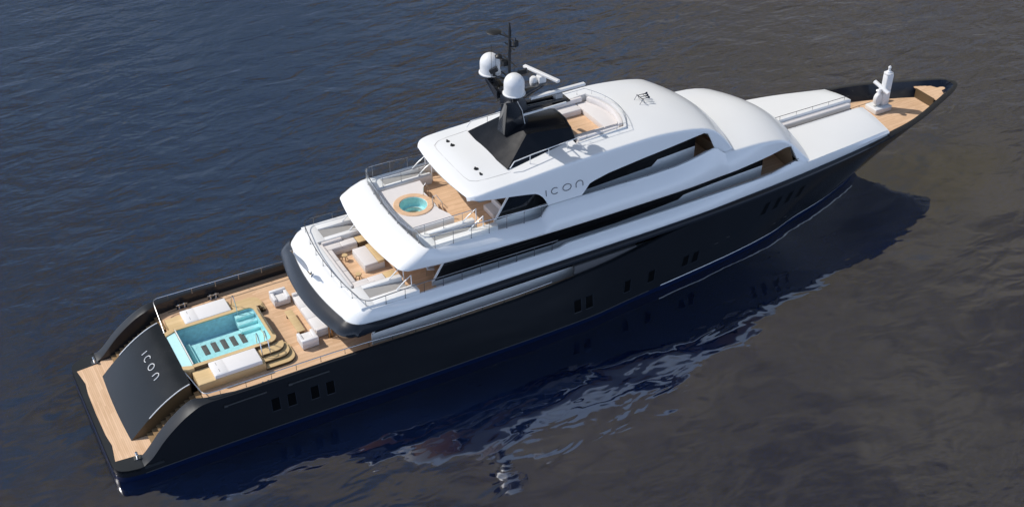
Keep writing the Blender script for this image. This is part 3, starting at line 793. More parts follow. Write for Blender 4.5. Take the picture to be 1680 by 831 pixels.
# --- houses: walls + tinted glass
def house(name, y, xa0, xa1, z0, zs, z1, xf, yf, sillf, frame=True):
    """xa0 aft edge at sill, xa1 aft edge at top (raked); sillf(x) glass bottom"""
    w_ = MB(); gl_ = MB(); fr_ = MB(); ga_ = MB()
    xs_ = sorted(set([xa0]+list(np.arange(math.ceil(xa0), xf, 1.0))+[xf]+[29.45,29.75,38.95,39.4,36.9,37.35]))
    xs_ = [x for x in xs_ if xa0 <= x <= xf]
    yy = lambda x: y+(yf-y)*sstep(xf-10, xf, x)
    for sg in (1, -1):
        w_.grid([[(x, yy(x)*sg, z0) for x in xs_], [(x, yy(x)*sg, sillf(x)) for x in xs_]])
        top_ = [(xa1+(x-xa0)*(xf-xa1)/(xf-xa0), yy(x)*sg, z1) for x in xs_]
        gl_.grid([[(x, yy(x)*sg, sillf(x)) for x in xs_], top_])
        fr_.bar((xa0-.02, y*sg, sillf(xa0)-.02), (xa1-.02, y*sg, z1), .09, .10)
        fr_.bar((xa0-.02, y*sg, z0), (xa0-.02, y*sg, sillf(xa0)+.02), .09, .10)
    # aft bulkhead glazing, set back from the raked side edge
    ga_.poly([(xa1+.1, -y+.02, z0), (xa1+.1, y-.02, z0), (xa1+.1, y-.02, z1), (xa1+.1, -y+.02, z1)])
    w_.poly([(xf, -yf, z0), (xf, yf, z0), (xf, yf, z1), (xf, -yf, z1)])
    o = part(w_, name, M['white'], smooth=0)
    sides(gl_, 'window_band', M['glass'], parent=o, smooth=0)
    part(ga_, 'aft_glazing', M['glass'], parent=o, smooth=0)
    sides(fr_, 'window_frame', M['offwhite'], parent=o, smooth=0)
    return o
hm = house('main_deck_house', 4.18, 16.78, 17.85, 2.95, 3.75, 5.15, 38, 4.18, lambda x: 3.74)
hu = house('upper_deck_house', 3.75, 21.05, 22.3, 5.45, 5.8, 7.75, 46.0, 3.50, lin((21,5.74),(29.45,5.60),(29.75,5.68),(34,5.66),(38.95,5.86),(39.4,6.10),(46,6.28)))
hb = house('bridge_deck_house', 3.45, 25.45, 26.75, 8.05, 8.6, 10.6, 40.3, 3.2, lin((25,8.52),(32,8.72),(36.9,8.80),(37.35,9.16),(40.3,9.30)))
# louvre lines low on the aft upper glazing
lv = MB()
for k in range(6):
    lv.box(24.0, 28.4, -3.775, -3.752, 6.15+k*.2, 6.19+k*.2)
part(lv, 'louvre', M['blackm'], parent=hu, smooth=0, merge=False)

# boarding gate block in the main deck recess
gb = MB()
for sg in (1, -1):
    gb.box(30.3, 35.0, min(4.72*sg, 4.98*sg), max(4.72*sg, 4.98*sg), 3.55, 4.35)
sides(gb, 'boarding_gate', M['dgrey'], bevel=.05)

# --- bridge deck shell
XB = [21.2,21.6,22,23,24,25,26,27,28,28.2,28.35,28.5,28.65,28.8,29,30]+list(np.arange(31,40,1.0))+[40,40.4,41.0,41.3,41.5,41.7,42]
B1s = T((19.1,4.62),(21.8,4.78),(25.2,4.93),(28.4,5.05),(32,5.10),(38,5.05),(41.3,4.86),(45.2,4.45))
zB1 = T((18,7.92),(18.8,7.85),(19.6,7.74),(22,7.66),(30,7.63),(41,7.60))
B3s = T((20.7,4.36),(28,4.30),(36,4.36),(41.3,4.30))
zB3 = lin((20,8.78),(20.6,8.70),(21.2,8.55),(23.5,8.46),(27.9,8.28),(28.2,8.38),(28.45,8.72),(28.65,8.93),(28.8,8.97),(36,8.97),(38,9.0),(39.5,9.16),(40.4,9.36),(41.0,9.46),(41.3,9.38),(41.7,9.02),(42,8.82))
bmid = lambda x: B1s(x)*.5+B3s(x)*.5+.13
bb = [ring(18.6, .4, 4.2, .6, .6, lambda x: 4.2, 0, lambda x: 7.6, xs=XB),
      ring(18.24, .40, 4.58, .55, .62, lambda x: B1s(x)-.06, 0, lambda x: zB1(x)-.07, xs=XB),
      ring(18.17, .40, 4.62, .58, .65, B1s, 0, zB1, xs=XB),
      ring(18.24, .40, 4.64, .60, .66, lambda x: B1s(x)+.02, 0, lambda x: zB1(x)+.09, xs=XB),
      ring(18.80, .38, 4.62, .72, .72, bmid, 0, lambda x: zB1(x)*.5+zB3(x)*.5+.03, xs=XB),
      ring(19.45, .34, 4.52, .75, .66, lambda x: B3s(x)*.7+bmid(x)*.3, 0, lambda x: zB1(x)*.17+zB3(x)*.83, xs=XB),
      ring(19.95, .30, 4.36, .68, .5, B3s, 0, zB3, xs=XB),
      ring(20.10, .28, 4.26, .62, .5, lambda x: B3s(x)-.10, 0, lambda x: zB3(x)+.012, xs=XB),
      ring(20.14, .28, 4.22, .62, .5, lambda x: B3s(x)-.14, 0, lambda x: zB3(x)-.03, xs=XB),
      ring(20.15, .28, 4.21, .62, .5, lambda x: B3s(x)-.15, 0, lambda x: 7.95, xs=XB)]
shell(bb, 'bridge_bulwark', M['white'], smooth=50)
bd = MB(); bd.box(19.4, 42, -4.12, 4.12, 7.80, 8.05)
part(bd, 'bridge_deck', M['teak'], smooth=0)
for sg in (1, -1):
    well(sg, 20.5, 21.22, 24.30, 25.25, 2.72, 3.07, 3.81, 4.25, 8.74, 8.05, 6.6)
    rail([(20.32, 2.94*sg, 9.4), (22, 2.94*sg, 9.4), (24.2, 2.94*sg, 9.4)], lambda x, y: 8.74, 1.25, r=.024, start=.7, glass=M['clear'])
XR = [21.4,22,23,24,25,26,27,28,28.6]
rail(railpath(20.02, .30, 4.32, .5, .4, lambda x: B3s(x)-.03, lambda x: 9.48 if x < 22 else 9.48-(x-22)*.05, XR), lambda x, y: (zB3(x)+.01), 1.2, start=.4, glass=M['clear'])
# sun pad platform and spa
ringA = [(22.9, 1.1), (23.22, 1.7), (23.28, 2.34), (20.48, 2.34), (20.25, 1.2), (20.22, 0), (20.25, -1.2), (20.48, -2.34), (23.28, -2.34), (23.22, -1.9), (22.9, -1.1), (22.95, 0)]
sc = (21.70, 0.0)
nR = 48
def circ(r, z): return [(sc[0]+r*math.cos(2*PI*i/nR), sc[1]+r*math.sin(2*PI*i/nR), z) for i in range(nR)]
# pad surface: outline sampled by angle, so it joins the ring cleanly
def ray_out(a):
    d = Vector((math.cos(a), math.sin(a))); best = 1.3; P = ringA
    for i in range(len(P)):
        p = Vector(P[i])-Vector(sc); q = Vector(P[(i+1) % len(P)])-Vector(sc); e = q-p
        det = d.x*(-e.y)+e.x*d.y
        if abs(det) < 1e-9: continue
        t = (p.x*(-e.y)+e.x*p.y)/det; s = (d.x*p.y-d.y*p.x)/det
        if t > 0 and -1e-6 <= s <= 1+1e-6: best = max(t, 1.235)
    return best
angs = sorted(set([2*PI*i/96 for i in range(96)]+[math.atan2(p[1]-sc[1], p[0]-sc[0]) % (2*PI) for p in ringA]))
padb = MB()
ou = [(sc[0]+ray_out(a)*math.cos(a), sc[1]+ray_out(a)*math.sin(a)) for a in angs]
iu = [(sc[0]+1.22*math.cos(a), sc[1]+1.22*math.sin(a)) for a in angs]
padb.grid([[(*p, 8.05) for p in ou], [(*p, 8.80) for p in ou], [((p[0]-sc[0])*.985+sc[0], (p[1]-sc[1])*.985+sc[1], 8.84) for p in ou], [(*p, 8.84) for p in iu], [(*p, 8.4) for p in iu]], close=True)
spa = part(padb, 'sun_pad', M['fabric'], smooth=30)
sr = MB()
sr.grid([circ(1.23, 8.55), circ(1.23, 8.87), circ(1.20, 8.90), circ(.88, 8.90), circ(.85, 8.87), circ(.85, 8.80)], close=True)
spr = part(sr, 'spa_pool', M['teak'], smooth=30)
sb_ = MB()
sb_.grid([circ(.85, 8.86), circ(.82, 8.30), circ(.74, 8.27), circ(.62, 8.27), circ(.56, 8.05), circ(.45, 7.98), circ(.01, 7.98)], close=True)
part(sb_, 'spa_basin', M['pool'], parent=spr, smooth=40)
sb2 = MB(); sb2.tube(circ(.60, 8.29), .03, 6, closed=True); part(sb2, 'seat_edge', M['offwhite'], parent=spr)
sw = MB(); sw.add(circ(.845, 8.82), [tuple(range(nR))]); part(sw, 'spa_water', M['poolwater'], parent=spr, smooth=0)
for i, (r0, r1, z1) in enumerate(((1.24, 1.52, 8.62), (1.52, 1.84, 8.34))):
    s = MB(); a0, a1 = math.radians(-30), math.radians(30)
    n = 14; P = [(sc[0]+r1*math.cos(a0+(a1-a0)*k/n), r1*math.sin(a0+(a1-a0)*k/n)) for k in range(n+1)]+[(sc[0]+r0*math.cos(a1+(a0-a1)*k/n), r0*math.sin(a1+(a0-a1)*k/n)) for k in range(n+1)]
    s.prism(P, 8.051, z1); part(s, 'spa_step', M['teak'], parent=spr, smooth=0)
for sg in (1, -1):
    h = MB(); a = math.radians(32)*sg; bx = sc[0]; 
    h.tube([(bx+1.15*math.cos(a), 1.15*math.sin(a), 8.9), (bx+1.2*math.cos(a), 1.2*math.sin(a), 9.5), (bx+1.4*math.cos(a), 1.4*math.sin(a), 9.62), (bx+1.75*math.cos(a), 1.75*math.sin(a), 9.1), (bx+1.85*math.cos(a), 1.85*math.sin(a), 8.1)], .022, 8)
    part(h, 'hand_rail', M['steel'], parent=spr)

# --- roof shell (top of the superstructure)
zc = T((23.4,10.66),(23.5,10.86),(23.7,10.98),(24.2,11.12),(25,11.26),(26.5,11.28),(28,11.40),(30,11.58),(33,11.76),(36,11.85),(38,11.76),(39.3,11.62),(40.4,11.35),(41.4,10.95),(42.3,10.38),(43.0,9.75),(43.5,9.1),(43.7,8.8))
zs = T((23.4,10.64),(23.5,10.78),(23.7,10.86),(24.2,10.92),(25,10.98),(27.2,11.08),(30.3,11.28),(34,11.38),(36.1,11.40),(38.6,11.2),(40.4,10.86),(41.6,10.40),(42.5,9.85),(43.1,9.35),(43.5,8.9),(43.7,8.7))
yc_ = lin((23.4,3.25),(23.45,3.42),(23.55,3.56),(23.7,3.68),(23.95,3.76),(24.3,3.80),(36,3.80),(40,3.78),(42,3.85),(43.7,4.05))
yl_ = lin((23.4,3.35),(23.45,3.58),(23.55,3.78),(23.7,3.93),(23.95,4.05),(24.3,4.13),(25.5,4.17),(36,4.20),(41,4.2),(43.7,4.4))
# lower edge of the roof side: windows cut in under it, pillar carries the name
zl = lin((23.4,10.60),(23.7,10.56),(24.3,10.52),(25.5,10.36),(26.5,10.22),(27.4,10.08),(27.9,9.98),(28.15,9.86),(28.4,9.62),(28.6,9.3),(28.72,9.0),(31.1,9.0),(31.4,9.28),(31.7,9.60),(32.1,9.72),(33.1,9.92),(35.8,10.20),(38.4,10.40),(40.4,10.56),(40.75,10.45),(41.3,9.6),(41.7,8.95),(43.7,8.6))
xr = sorted(set([23.4,23.45,23.5,23.6,23.7,23.95,24.3,24.6,25,25.5,26,26.5,27,27.4,27.9,28.15,28.4,28.6,28.72,29,29.5,30,30.5,31.1,31.4,31.7,32.1,32.6,33.1,33.6,34.2,34.8,35.3,35.8,36.4,37,37.7,38.4,39,39.6,40.1,40.4,40.75,41,41.3,41.5,41.7,42,42.3,42.6,42.9,43.1,43.3,43.5,43.7]))
def rwarp(x, y):
    d = .34*(y/3.8)**2*sstep(25.5, 23.4, x)-.95*(abs(y)/4.4)**2*sstep(40.3, 43.6, x)
    d += .75*(1-(y/2.42)**2)*max(0, 1-abs(x-35.3)/1.6) if abs(y) < 2.42 else 0
    return x+d
def rprof(x):
    """half section, centre -> side lip"""
    c, s, yc, yl, z0 = zc(x), zs(x), yc_(x), yl_(x), zl(x)
    ys = [0, .8, 1.6, 2.42, 3.0, yc-.28]
    ys = ys[:-1]+[yc-.5, yc-.2, yc-.11]
    pts = [(y, c-(c-s+.0)*(y/yc)**1.7) for y in ys]
    zz_ = s-.0
    pts += [(yc-.05, zz_+.005), (yc+.0, zz_-.035), (yc+.025, zz_-.09), (yc+.05, zz_-.2)]
    slope = lambda z: yc+.05+max(0, (zz_-.2-z))*.17
    lo = min(z0, zz_-.24)
    for t in (.33, .66, 1): 
        z = (zz_-.2)+(lo-(zz_-.2))*t; pts.append((min(slope(z), max(yl+.25, yc+.06)), z))
    if x < 24.3: pts = [(y, max(z, min(lo+.02, z)) ) for y, z in pts]
    return pts
rows = []
for x in xr:
    h = rprof(x)
    full = [(-y, z) for y, z in h[::-1]]+h[1:]
    rows.append([(rwarp(x, y), y, z) for y, z in full])
iy = [i for i, (p) in enumerate(rows[10]) if abs(abs(p[1])-2.42) < 1e-6]
ix0 = xr.index(31.7); ix1 = xr.index(35.3)
rf = MB(); rf.grid(rows, skip=lambda i, j: ix0 <= i < ix1 and iy[0] <= j < iy[1])
roof = part(rf, 'sundeck_roof', M['white'], smooth=50)
uc = MB(); uc.grid([[(rwarp(23.7, y), y, 10.5) for y in np.linspace(-3.5, 3.5, 9)], [(24.2, y*1.1, 10.45) for y in np.linspace(-3.5, 3.5, 9)], [(28, y, 10.15) for y in np.linspace(-3.5, 3.5, 9)]])
uc.grid([[(rwarp(23.4, y), y*(3.3/3.5), 10.60) for y in np.linspace(-3.5, 3.5, 9)], [(rwarp(23.7, y), y, 10.5) for y in np.linspace(-3.5, 3.5, 9)]])
part(uc, 'ceiling', M['offwhite'], parent=roof, smooth=0)
# inner side of the roof skirt, so openings have depth
sk = MB()
for sg in (1, -1):
    a_ = [(rwarp(x, rprof(x)[-1][0]), rprof(x)[-1][0]*sg, rprof(x)[-1][1]) for x in xr if 24 <= x <= 42]
    sk.grid([a_, [(x, (abs(y)-.14)*sg, z+.02) for x, y, z in a_], [(x, (abs(y)-.2)*sg, min(z+.5, zs(x)-.2)) for x, y, z in a_]])
sides(sk, 'skirt_return', M['white'], parent=roof, smooth=40)
# name on the roof sides
def side_pt(x, z, sg):
    h = rprof(x); zz_ = zs(x)
    yc = yc_(x); y = yc+.05+(zz_-.2-z)*.17
    return Vector((x, (y+.02)*sg, z))
for ch, x, wd, ht in (('i', 28.63, .3, .38), ('c', 29.25, .50, .40), ('o', 30.09, .58, .42), ('n', 30.97, .54, .40)):
    letter_tube([side_pt(x+a*wd, 9.82+b*ht, -1) for a, b in LET[ch]], .024, 'name_letter', M['dgrey'], roof)
# recessed deck lights aft on the roof
for x, y, r in ((25.22, 2.17, .10), (25.22, 1.55, .12), (25.22, -1.55, .12), (25.22, -2.17, .08)):
    d = MB(); z = zc(x)-(zc(x)-zs(x))*(abs(y)/3.8)**1.7
    d.lathe([(r*1.25, 0), (r*1.25, .02), (r, .03), (r*.9, .012), (0, .012)], (x, y, z), 16)
    d.box(x-.06, x+.02, y-.02, y+.13, z, z+.09)
    part(d, 'deck_light', M['blackm'], parent=roof)
# fine groove line framing the aft roof
gv = MB(); 
def rz(x, y): return zc(x)-(zc(x)-zs(x))*(abs(y)/yc_(x))**1.7
gp = [(26.9, 2.80), (25.4, 2.72), (24.7, 2.6), (24.35, 2.3), (24.25, 1.8), (24.2, 0), (24.25, -1.8), (24.35, -2.3), (24.7, -2.6), (25.4, -2.72), (26.9, -2.8)]
gv.tube([(x, y, rz(x, y)+.001) for x, y in gp], .010, 5)
part(gv, 'panel_seam', M['grey'], parent=roof)

# sunken seating well in the roof
wl = MB(); fz = 11.02
front = [(rwarp(35.3, y), y) for y in np.linspace(-2.42, 2.42, 13)]
wpts = [(31.7, -2.42)]+front+[(31.7, 2.42)]
wl.grid([[(x, y, rz(x if x < 35.3 else 35.3, y)-.0) for x, y in wpts], [(x, y, fz) for x, y in wpts]])
wl.grid([[(31.7, y, rz(31.7, y)), ] for y in (-2.42, 2.42)]+[]) if False else None
seat = part(wl, 'seating_well', M['white'], smooth=30)
fl2 = MB(); fl2.poly([(x, y, fz+.004) for x, y in wpts]); part(fl2, 'well_floor', M['teak'], parent=seat, smooth=0)
co = MB()      # raised coaming lip
lip = [(31.75, -2.46)]+[(x+.03, y*1.015) for x, y in front]+[(31.75, 2.46)]
cz = lambda x, y: rz(min(x, 36), y)+.03+.10*sstep(31.9, 33.6, x)
co.grid([[(x, y, rz(min(x, 36), y)-.02) for x, y in lip], [(x, y, cz(x, y)) for x, y in lip], [(x-(.14 if abs(y) < 2.4 else .05), y*.945, cz(x, y)) for x, y in lip], [(x-(.14 if abs(y) < 2.4 else .05), y*.945, fz) for x, y in lip]])
part(co, 'well_coaming', M['offwhite'], parent=seat, smooth=30)
for sg in (1, -1):
    c = MB(); c.box(31.95, 34.4, min(1.28*sg, 2.2*sg), max(1.28*sg, 2.2*sg), fz, 11.42); part(c, 'side_bench', M['fabric'], parent=seat, bevel=.05, seg=3)
    c = MB(); c.box(32.0, 34.9, min(2.02*sg, 2.26*sg), max(2.02*sg, 2.26*sg), 11.42, 11.74); part(c, 'bench_back', M['fabric'], parent=seat, bevel=.05, seg=3)
fb = [(x, y) for x, y in front if abs(y) <= 2.1]
c = MB(); c.prism([(x-.16, y) for x, y in fb]+[(34.45, 2.0), (34.45, -2.0)], fz, 11.42); part(c, 'fore_bench', M['fabric'], parent=seat, bevel=.03)
c = MB(); c.prism([(x-.16, y*.98) for x, y in fb]+[(x-.40, y*.95) for x, y in fb[::-1]], 11.42, 11.76); part(c, 'fore_bench_back', M['fabric'], parent=seat, bevel=.03)
rl = [(31.9, -2.5, 12.02)]+[(x+.05, y*1.03, 12.06) for x, y in front]+[(31.9, 2.5, 12.02)]
rail(rl, lambda x, y: 11.78, 1.1, r=.016, pr=.010, start=.5)

# --- black mast fairing
fz0 = 11.2
def fsec(x):
    """half section of the hood: (y,z) centre->base"""
    t = (x-28.74)/(31.9-28.74); crest = 12.72-.30*max(t, 0)**1.5
    rid_y = 1.42-.10*t; rid_z = 12.50-.42*max(t, 0)**1.3
    by = 2.58-.36*max(0, (x-26.8)/5.1)
    return [(0, crest), (rid_y*.5, crest-.05), (rid_y*.85, rid_z+.06), (rid_y, rid_z), (rid_y+(by-rid_y)*.4, rid_z-.36), (rid_y+(by-rid_y)*.75, rid_z-.80), (by, fz0)]
ff = MB(); XF = np.linspace(28.74, 31.9, 14)
rows = []
for x in XF:                                  # arched top between the two ridges
    h = fsec(x)[:4]; rows.append([(x, -y, z) for y, z in h[::-1]]+[(x, y, z) for y, z in h[1:]])
ff.grid(rows)
cr_ = rows[0]; bs_ = [(26.80-.10*(1-(p[1]/1.42)**2), p[1]*2.56/1.42, 11.25) for p in cr_]
ff.grid([bs_, [tuple((Vector(a)+Vector(b))/2) for a, b in zip(bs_, cr_)], cr_])     # flat raked aft face
for sg in (1, -1):                            # flanks, from the ridge down to the roof
    tp, md_, bt = [], [], []
    A_ = Vector((26.80, 2.56*sg, 11.25)); B_ = Vector((28.74, 1.42*sg, 12.5))
    for k in range(7):
        t = k/6; p = A_.lerp(B_, t); tp.append(tuple(p)); q = Vector((26.80+1.94*t, (2.56-.12*t)*sg, 11.22)); bt.append(tuple(q))
    for x in XF[1:]:
        h = fsec(x); tp.append((x, h[3][0]*sg, h[3][1])); bt.append((x, h[6][0]*sg, 11.22))
    md_ = [tuple((Vector(a)*.55+Vector(b)*.45)+Vector((0, .07*sg, .05))*min(1, (a[2]-11.2)*.8)) for a, b in zip(tp, bt)]
    ff.grid([tp, md_, bt])
fair = part(ff, 'mast_fairing', M['hood'], smooth=28, merge=False)
fe_ = MB(); h = fsec(31.9); pp = [(31.93, -y, z) for y, z in h[::-1]]+[(31.93, y, z) for y, z in h[1:]]
fe_.tube(pp, .05, 8); part(fe_, 'fairing_edge', M['rim'], parent=fair)
fin_ = MB(); fin_.poly([(31.9, y, z) for _, y, z in pp]); part(fin_, 'fairing_screen', M['glass'], parent=fair, smooth=0)
for sg in (1, -1):
    rail([(26.85, 2.78*sg, 11.42), (27.15, 2.76*sg, 11.78), (28.5, 2.68*sg, 11.88), (30.2, 2.58*sg, 11.93), (31.85, 2.48*sg, 11.98)], lambda x, y: rz(x, abs(y))-.01, 1.35, r=.032, pr=.022, m=M['offwhite'], start=1.6)

# --- mast
ms = MB()
def taper(b, x0, x1, yw0, z0, x2, x3, yw1, z1):
    b.add([(x0,-yw0,z0),(x1,-yw0,z0),(x1,yw0,z0),(x0,yw0,z0),(x2,-yw1,z1),(x3,-yw1,z1),(x3,yw1,z1),(x2,yw1,z1)], [(0,1,2,3),(4,7,6,5),(0,4,5,1),(1,5,6,2),(2,6,7,3),(3,7,4,0)])
taper(ms, 27.75, 29.5, .46, 12.2, 28.0, 29.35, .34, 14.1)
taper(ms, 28.0, 29.35, .34, 14.1, 27.7, 28.7, .24, 15.2)
mast = part(ms, 'mast', M['black'], bevel=.04)
for sg in (1, -1):
    a = MB()
    a.add([(27.6, .2*sg, 14.3), (28.5, .2*sg, 14.3), (28.4, .2*sg, 14.95), (27.6, .2*sg, 14.95), (27.55, 1.6*sg, 15.10), (28.15, 1.6*sg, 15.10), (28.15, 1.6*sg, 15.35), (27.55, 1.6*sg, 15.35)], [(0,1,2,3),(7,6,5,4),(0,4,5,1),(1,5,6,2),(2,6,7,3),(3,7,4,0)])
    a.lathe([(.0,-.3),(.2,-.3),(.30,.0),(.40,.12),(.40,.2),(0,.2)], (27.83, 1.48*sg, 15.38), 20)
    part(a, 'spreader', M['black'], parent=mast, bevel=.02)
    d = MB(); d.lathe([(.0,0),(.64,0),(.68,.03),(.68,.08),(.615,.10),(.61,.40),(.615,.66)]+[(.615*math.cos(t), .66+.64*math.sin(t)) for t in np.linspace(.12, PI/2, 10)], (27.83, 1.48*sg, 15.58), 32)
    rd = part(d, 'radome', M['offwhite'], parent=mast, smooth=35)
# forward radar platform and scanners
rp = MB()
for sg in (1, -1):
    rp.add([(28.8, .34*sg, 13.2), (28.8, .14*sg, 13.2), (28.8, .14*sg, 13.75), (28.8, .34*sg, 13.75), (32.2, .42*sg, 13.4), (32.2, .16*sg, 13.4), (32.2, .16*sg, 13.58), (32.2, .42*sg, 13.58)], [(0,1,2,3),(7,6,5,4),(0,4,5,1),(1,5,6,2),(2,6,7,3),(3,7,4,0)])
rp.box(31.2, 32.4, -.5, .5, 13.36, 13.46)
rp.add([(28.6, .2, 14.0), (28.6, -.2, 14.0), (28.6, -.2, 14.6), (28.6, .2, 14.6), (31.3, .9, 14.35), (31.3, .5, 14.35), (31.3, .5, 14.5), (31.3, .9, 14.5)], [(0,1,2,3),(7,6,5,4),(0,4,5,1),(1,5,6,2),(2,6,7,3),(3,7,4,0)])
part(rp, 'radar_platform', M['black'], parent=mast, bevel=.02)
def scanner(c, d, L, ped):
    s = MB(); c = Vector(c); d = Vector(d).normalized()
    s.bar(c-d*L/2, c+d*L/2, .26, .17); q = part(s, 'radar_scanner', M['offwhite'], parent=mast, bevel=.04, seg=3)
    p = MB(); p.box(c.x-.24, c.x+.24, c.y-.22, c.y+.22, c.z-.62, c.z-.12); p.lathe([(0,0),(.11,0),(.11,.08),(0,.08)], (c.x, c.y, c.z-.14), 12)
    part(p, 'scanner_pedestal', M[ped], parent=mast, bevel=.04)
scanner((31.75, 0, 14.02), (1, .0, .0), 3.9, 'grey')
scanner((31.0, .75, 15.05), (-.28, .95, 0), 2.9, 'offwhite')
p = MB(); p.lathe([(0,0),(.22,.0),(.25,.12),(.24,.4),(.15,.52),(0,.56)], (30.6, 1.0, 14.3), 18); part(p, 'small_radome', M['offwhite'], parent=mast)
f = MB(); f.tube([(29.0, -.55, 13.35), (32.0, -.62, 13.45)], .07, 10); part(f, 'horn_tube', M['offwhite'], parent=mast)
# pole with aerials
pl = MB(); pl.tube([(28.35, 0, 14.9), (28.35, 0, 17.6), (28.35, 0, 19.1)], .105, 10, r1=.07)
for zz0, L in ((15.75, 1.0), (16.9, .8), (17.85, .55), (18.4, .7)): pl.bar((28.35, -L, zz0), (28.35, L, zz0), .06, .06)
pl.box(28.27, 28.43, -.08, .08, 17.5, 18.2); pl.box(28.28, 28.42, -.07, .07, 18.5, 18.9); pl.tube([(28.35, 0, 19.1), (28.35, 0, 19.35)], .05, 8)
pole = part(pl, 'aerial_pole', M['blackm'], parent=mast)
def aerial(fn):
    b = MB(); fn(b); part(b, 'aerial', M['blackm'], parent=mast)
def a1(b): b.lathe([(0,-.03),(.42,-.02),(.46,.02),(.40,.06),(0,.08)], (27.75, .85, 18.55), 22); b.bar((28.35, 0, 18.4), (27.95, .55, 18.52), .06, .06)
def a2(b): b.lathe([(0,0),(.22,.02),(.24,.12),(.14,.22),(0,.25)], (27.95, .6, 16.95), 16); b.bar((28.35, 0, 16.9), (27.95, .6, 16.95), .06, .06); b.box(28.0, 28.3, .1, .4, 16.55, 16.85)
def a3(b): b.box(28.5, 28.75, -.35, -.2, 17.9, 18.25); b.bar((28.35, 0, 17.85), (28.62, -.28, 17.88), .06, .06); b.tube([(28.6, -.28, 18.2), (28.6, -.28, 18.45)], .03, 6)
def a4(b): b.bar((28.35, 0, 15.9), (28.7, -.75, 16.0), .05, .05); b.lathe([(0,0),(.1,0),(.08,.2),(0,.22)], (28.7, -.75, 16.0), 12); b.bar((28.6, -.6, 16.35), (29.0, -.95, 16.55), .24, .26)
def a5(b): b.bar((28.35, 0, 15.7), (27.7, .75, 15.75), .05, .05); b.lathe([(0,0),(.1,0),(.08,.2),(0,.22)], (27.7, .75, 15.75), 12); b.bar((27.5, .85, 16.0), (27.85, .6, 16.25), .24, .26)
for f in (a1, a2, a3, a4, a5): aerial(f)
for (x, y, z0, z1) in ((27.5, .7, 15.6, 17.9), (27.7, .5, 15.6, 17.4), (28.55, -.2, 15.3, 16.8), (28.0, .3, 15.4, 17.2)):
    b = MB(); b.tube([(x, y, z0), (x, y, z1)], .012, 5); b.bar((x, y, z0+.1), (28.35, 0, z0+.1), .03, .03); part(b, 'whip_aerial', M['blackm'], parent=mast)
cv = MB(); cv.tube([(29.2, -.5, 12.5), (29.0, -.42, 13.6), (28.4, -.9, 14.6), (28.1, -1.3, 14.95)], .02, 6); part(cv, 'cable', M['offwhite'], parent=mast)

# air horns on the roof
hz = rz(38.0, 0)
hn = MB()
for k, (dy, L) in enumerate(((.42, 1.0), (.05, .85), (-.30, .75))):
    pts = [(37.75+.2*k*0, dy, hz+.42), (37.75+L*.75, dy-.02, hz+.40), (37.75+L, dy-.02, hz+.40)]
    hn.tube(pts[:2], .025, 8, r1=.04); hn.tube(pts[1:], .04, 10, r1=.12, caps=False)
hn.bar((37.75, .55, hz+.42), (37.75, -.5, hz+.42), .05, .06); hn.bar((38.3, .5, hz+.38), (38.3, -.42, hz+.38), .03, .03)
for y in (.5, -.4):
    hn.tube([(37.75, y, hz+.42), (37.45, y, hz-.02)], .022, 6); hn.tube([(37.78, y, hz+.42), (38.05, y, hz-.02)], .022, 6)
hn.v = [(37.95+(x-37.95)*.72, (y-.05)*.74-.25, hz+(z-hz)*.8) for x, y, z in hn.v]
part(hn, 'air_horn', mat('dark_chrome', (.12, .12, .13), .2, metal=1), parent=roof)

# --- forward roof (front of the bridge deck shell)
xd = [40.6,41.3,42,42.7,43.4,44.2,45,45.7,46.4,47,47.5,48,48.35,48.6,48.85,49.1,49.4,49.7,50,50.2,50.35]
dzc = T((40.6,9.2),(43,9.26),(45,9.22),(46.4,9.08),(47.5,8.75),(48.5,8.20),(49.4,7.50),(50.0,6.90),(50.35,6.42))
dyc = T((40.6,4.30),(43,4.24),(45,4.19),(46.4,4.12),(47.5,4.02),(48.4,3.95),(49.3,4.12),(50.35,4.46))
dzs = T((40.6,8.92),(42.6,8.80),(44.8,8.70),(46.4,8.44),(47.5,8.08),(48.4,7.62),(49.3,7.0),(50.0,6.45),(50.35,6.2))
dyl = T((40.6,4.90),(42.5,4.76),(45.2,4.46),(47.3,4.12),(48.35,4.0),(49.1,4.36),(50.35,4.56))
dzl = lin((40.6,7.60),(42.5,7.55),(45.2,7.58),(47.5,7.60),(48.35,7.50),(48.6,7.2),(49.1,6.5),(49.4,6.15),(50.35,6.12))
def dwarp(x, y): return x-1.0*(abs(y)/4.4)**2*sstep(46, 50.3, x)
rows = []; lipr = []
for x in xd:
    c, s, yc, yl, z0 = dzc(x), dzs(x), dyc(x), dyl(x), dzl(x)
    z0 = min(z0, s-.12)
    h = [(y, c-(c-s)*(y/yc)**1.8) for y in (0, .8, 1.6, 2.4, 3.1, yc-.5, yc-.2, yc-.11)]+[(yc-.05, s+.005), (yc, s-.035), (yc+.025, s-.08), (yc+.05, s-.115)]
    for t in (.15, .35, .7, 1): h.append((yc+.05+(max(yl, yc+.06)-yc-.05)*t+.13*math.sin(PI*t)*(1-sstep(42, 46, x)), (s-.115)+(z0-(s-.115))*t))
    full = [(-y, z) for y, z in h[::-1]]+h[1:]
    rows.append([(dwarp(x, y), y, z) for y, z in full])
nh = len(rows[0])
fr2 = MB(); fr2.grid(rows, skip=lambda i, j: xd[i] < 41.9 and 8 <= j <= nh-10)
for sg in (0, -1):
    l_p = [r[sg] for r in rows[:17]]
    fr2.grid([l_p, [(p[0], p[1]*.965, p[2]-.02) for p in l_p], [(p[0], p[1]*.93, p[2]+.35) for p in l_p]])
part(fr2, 'forward_roof', M['white'], smooth=50)
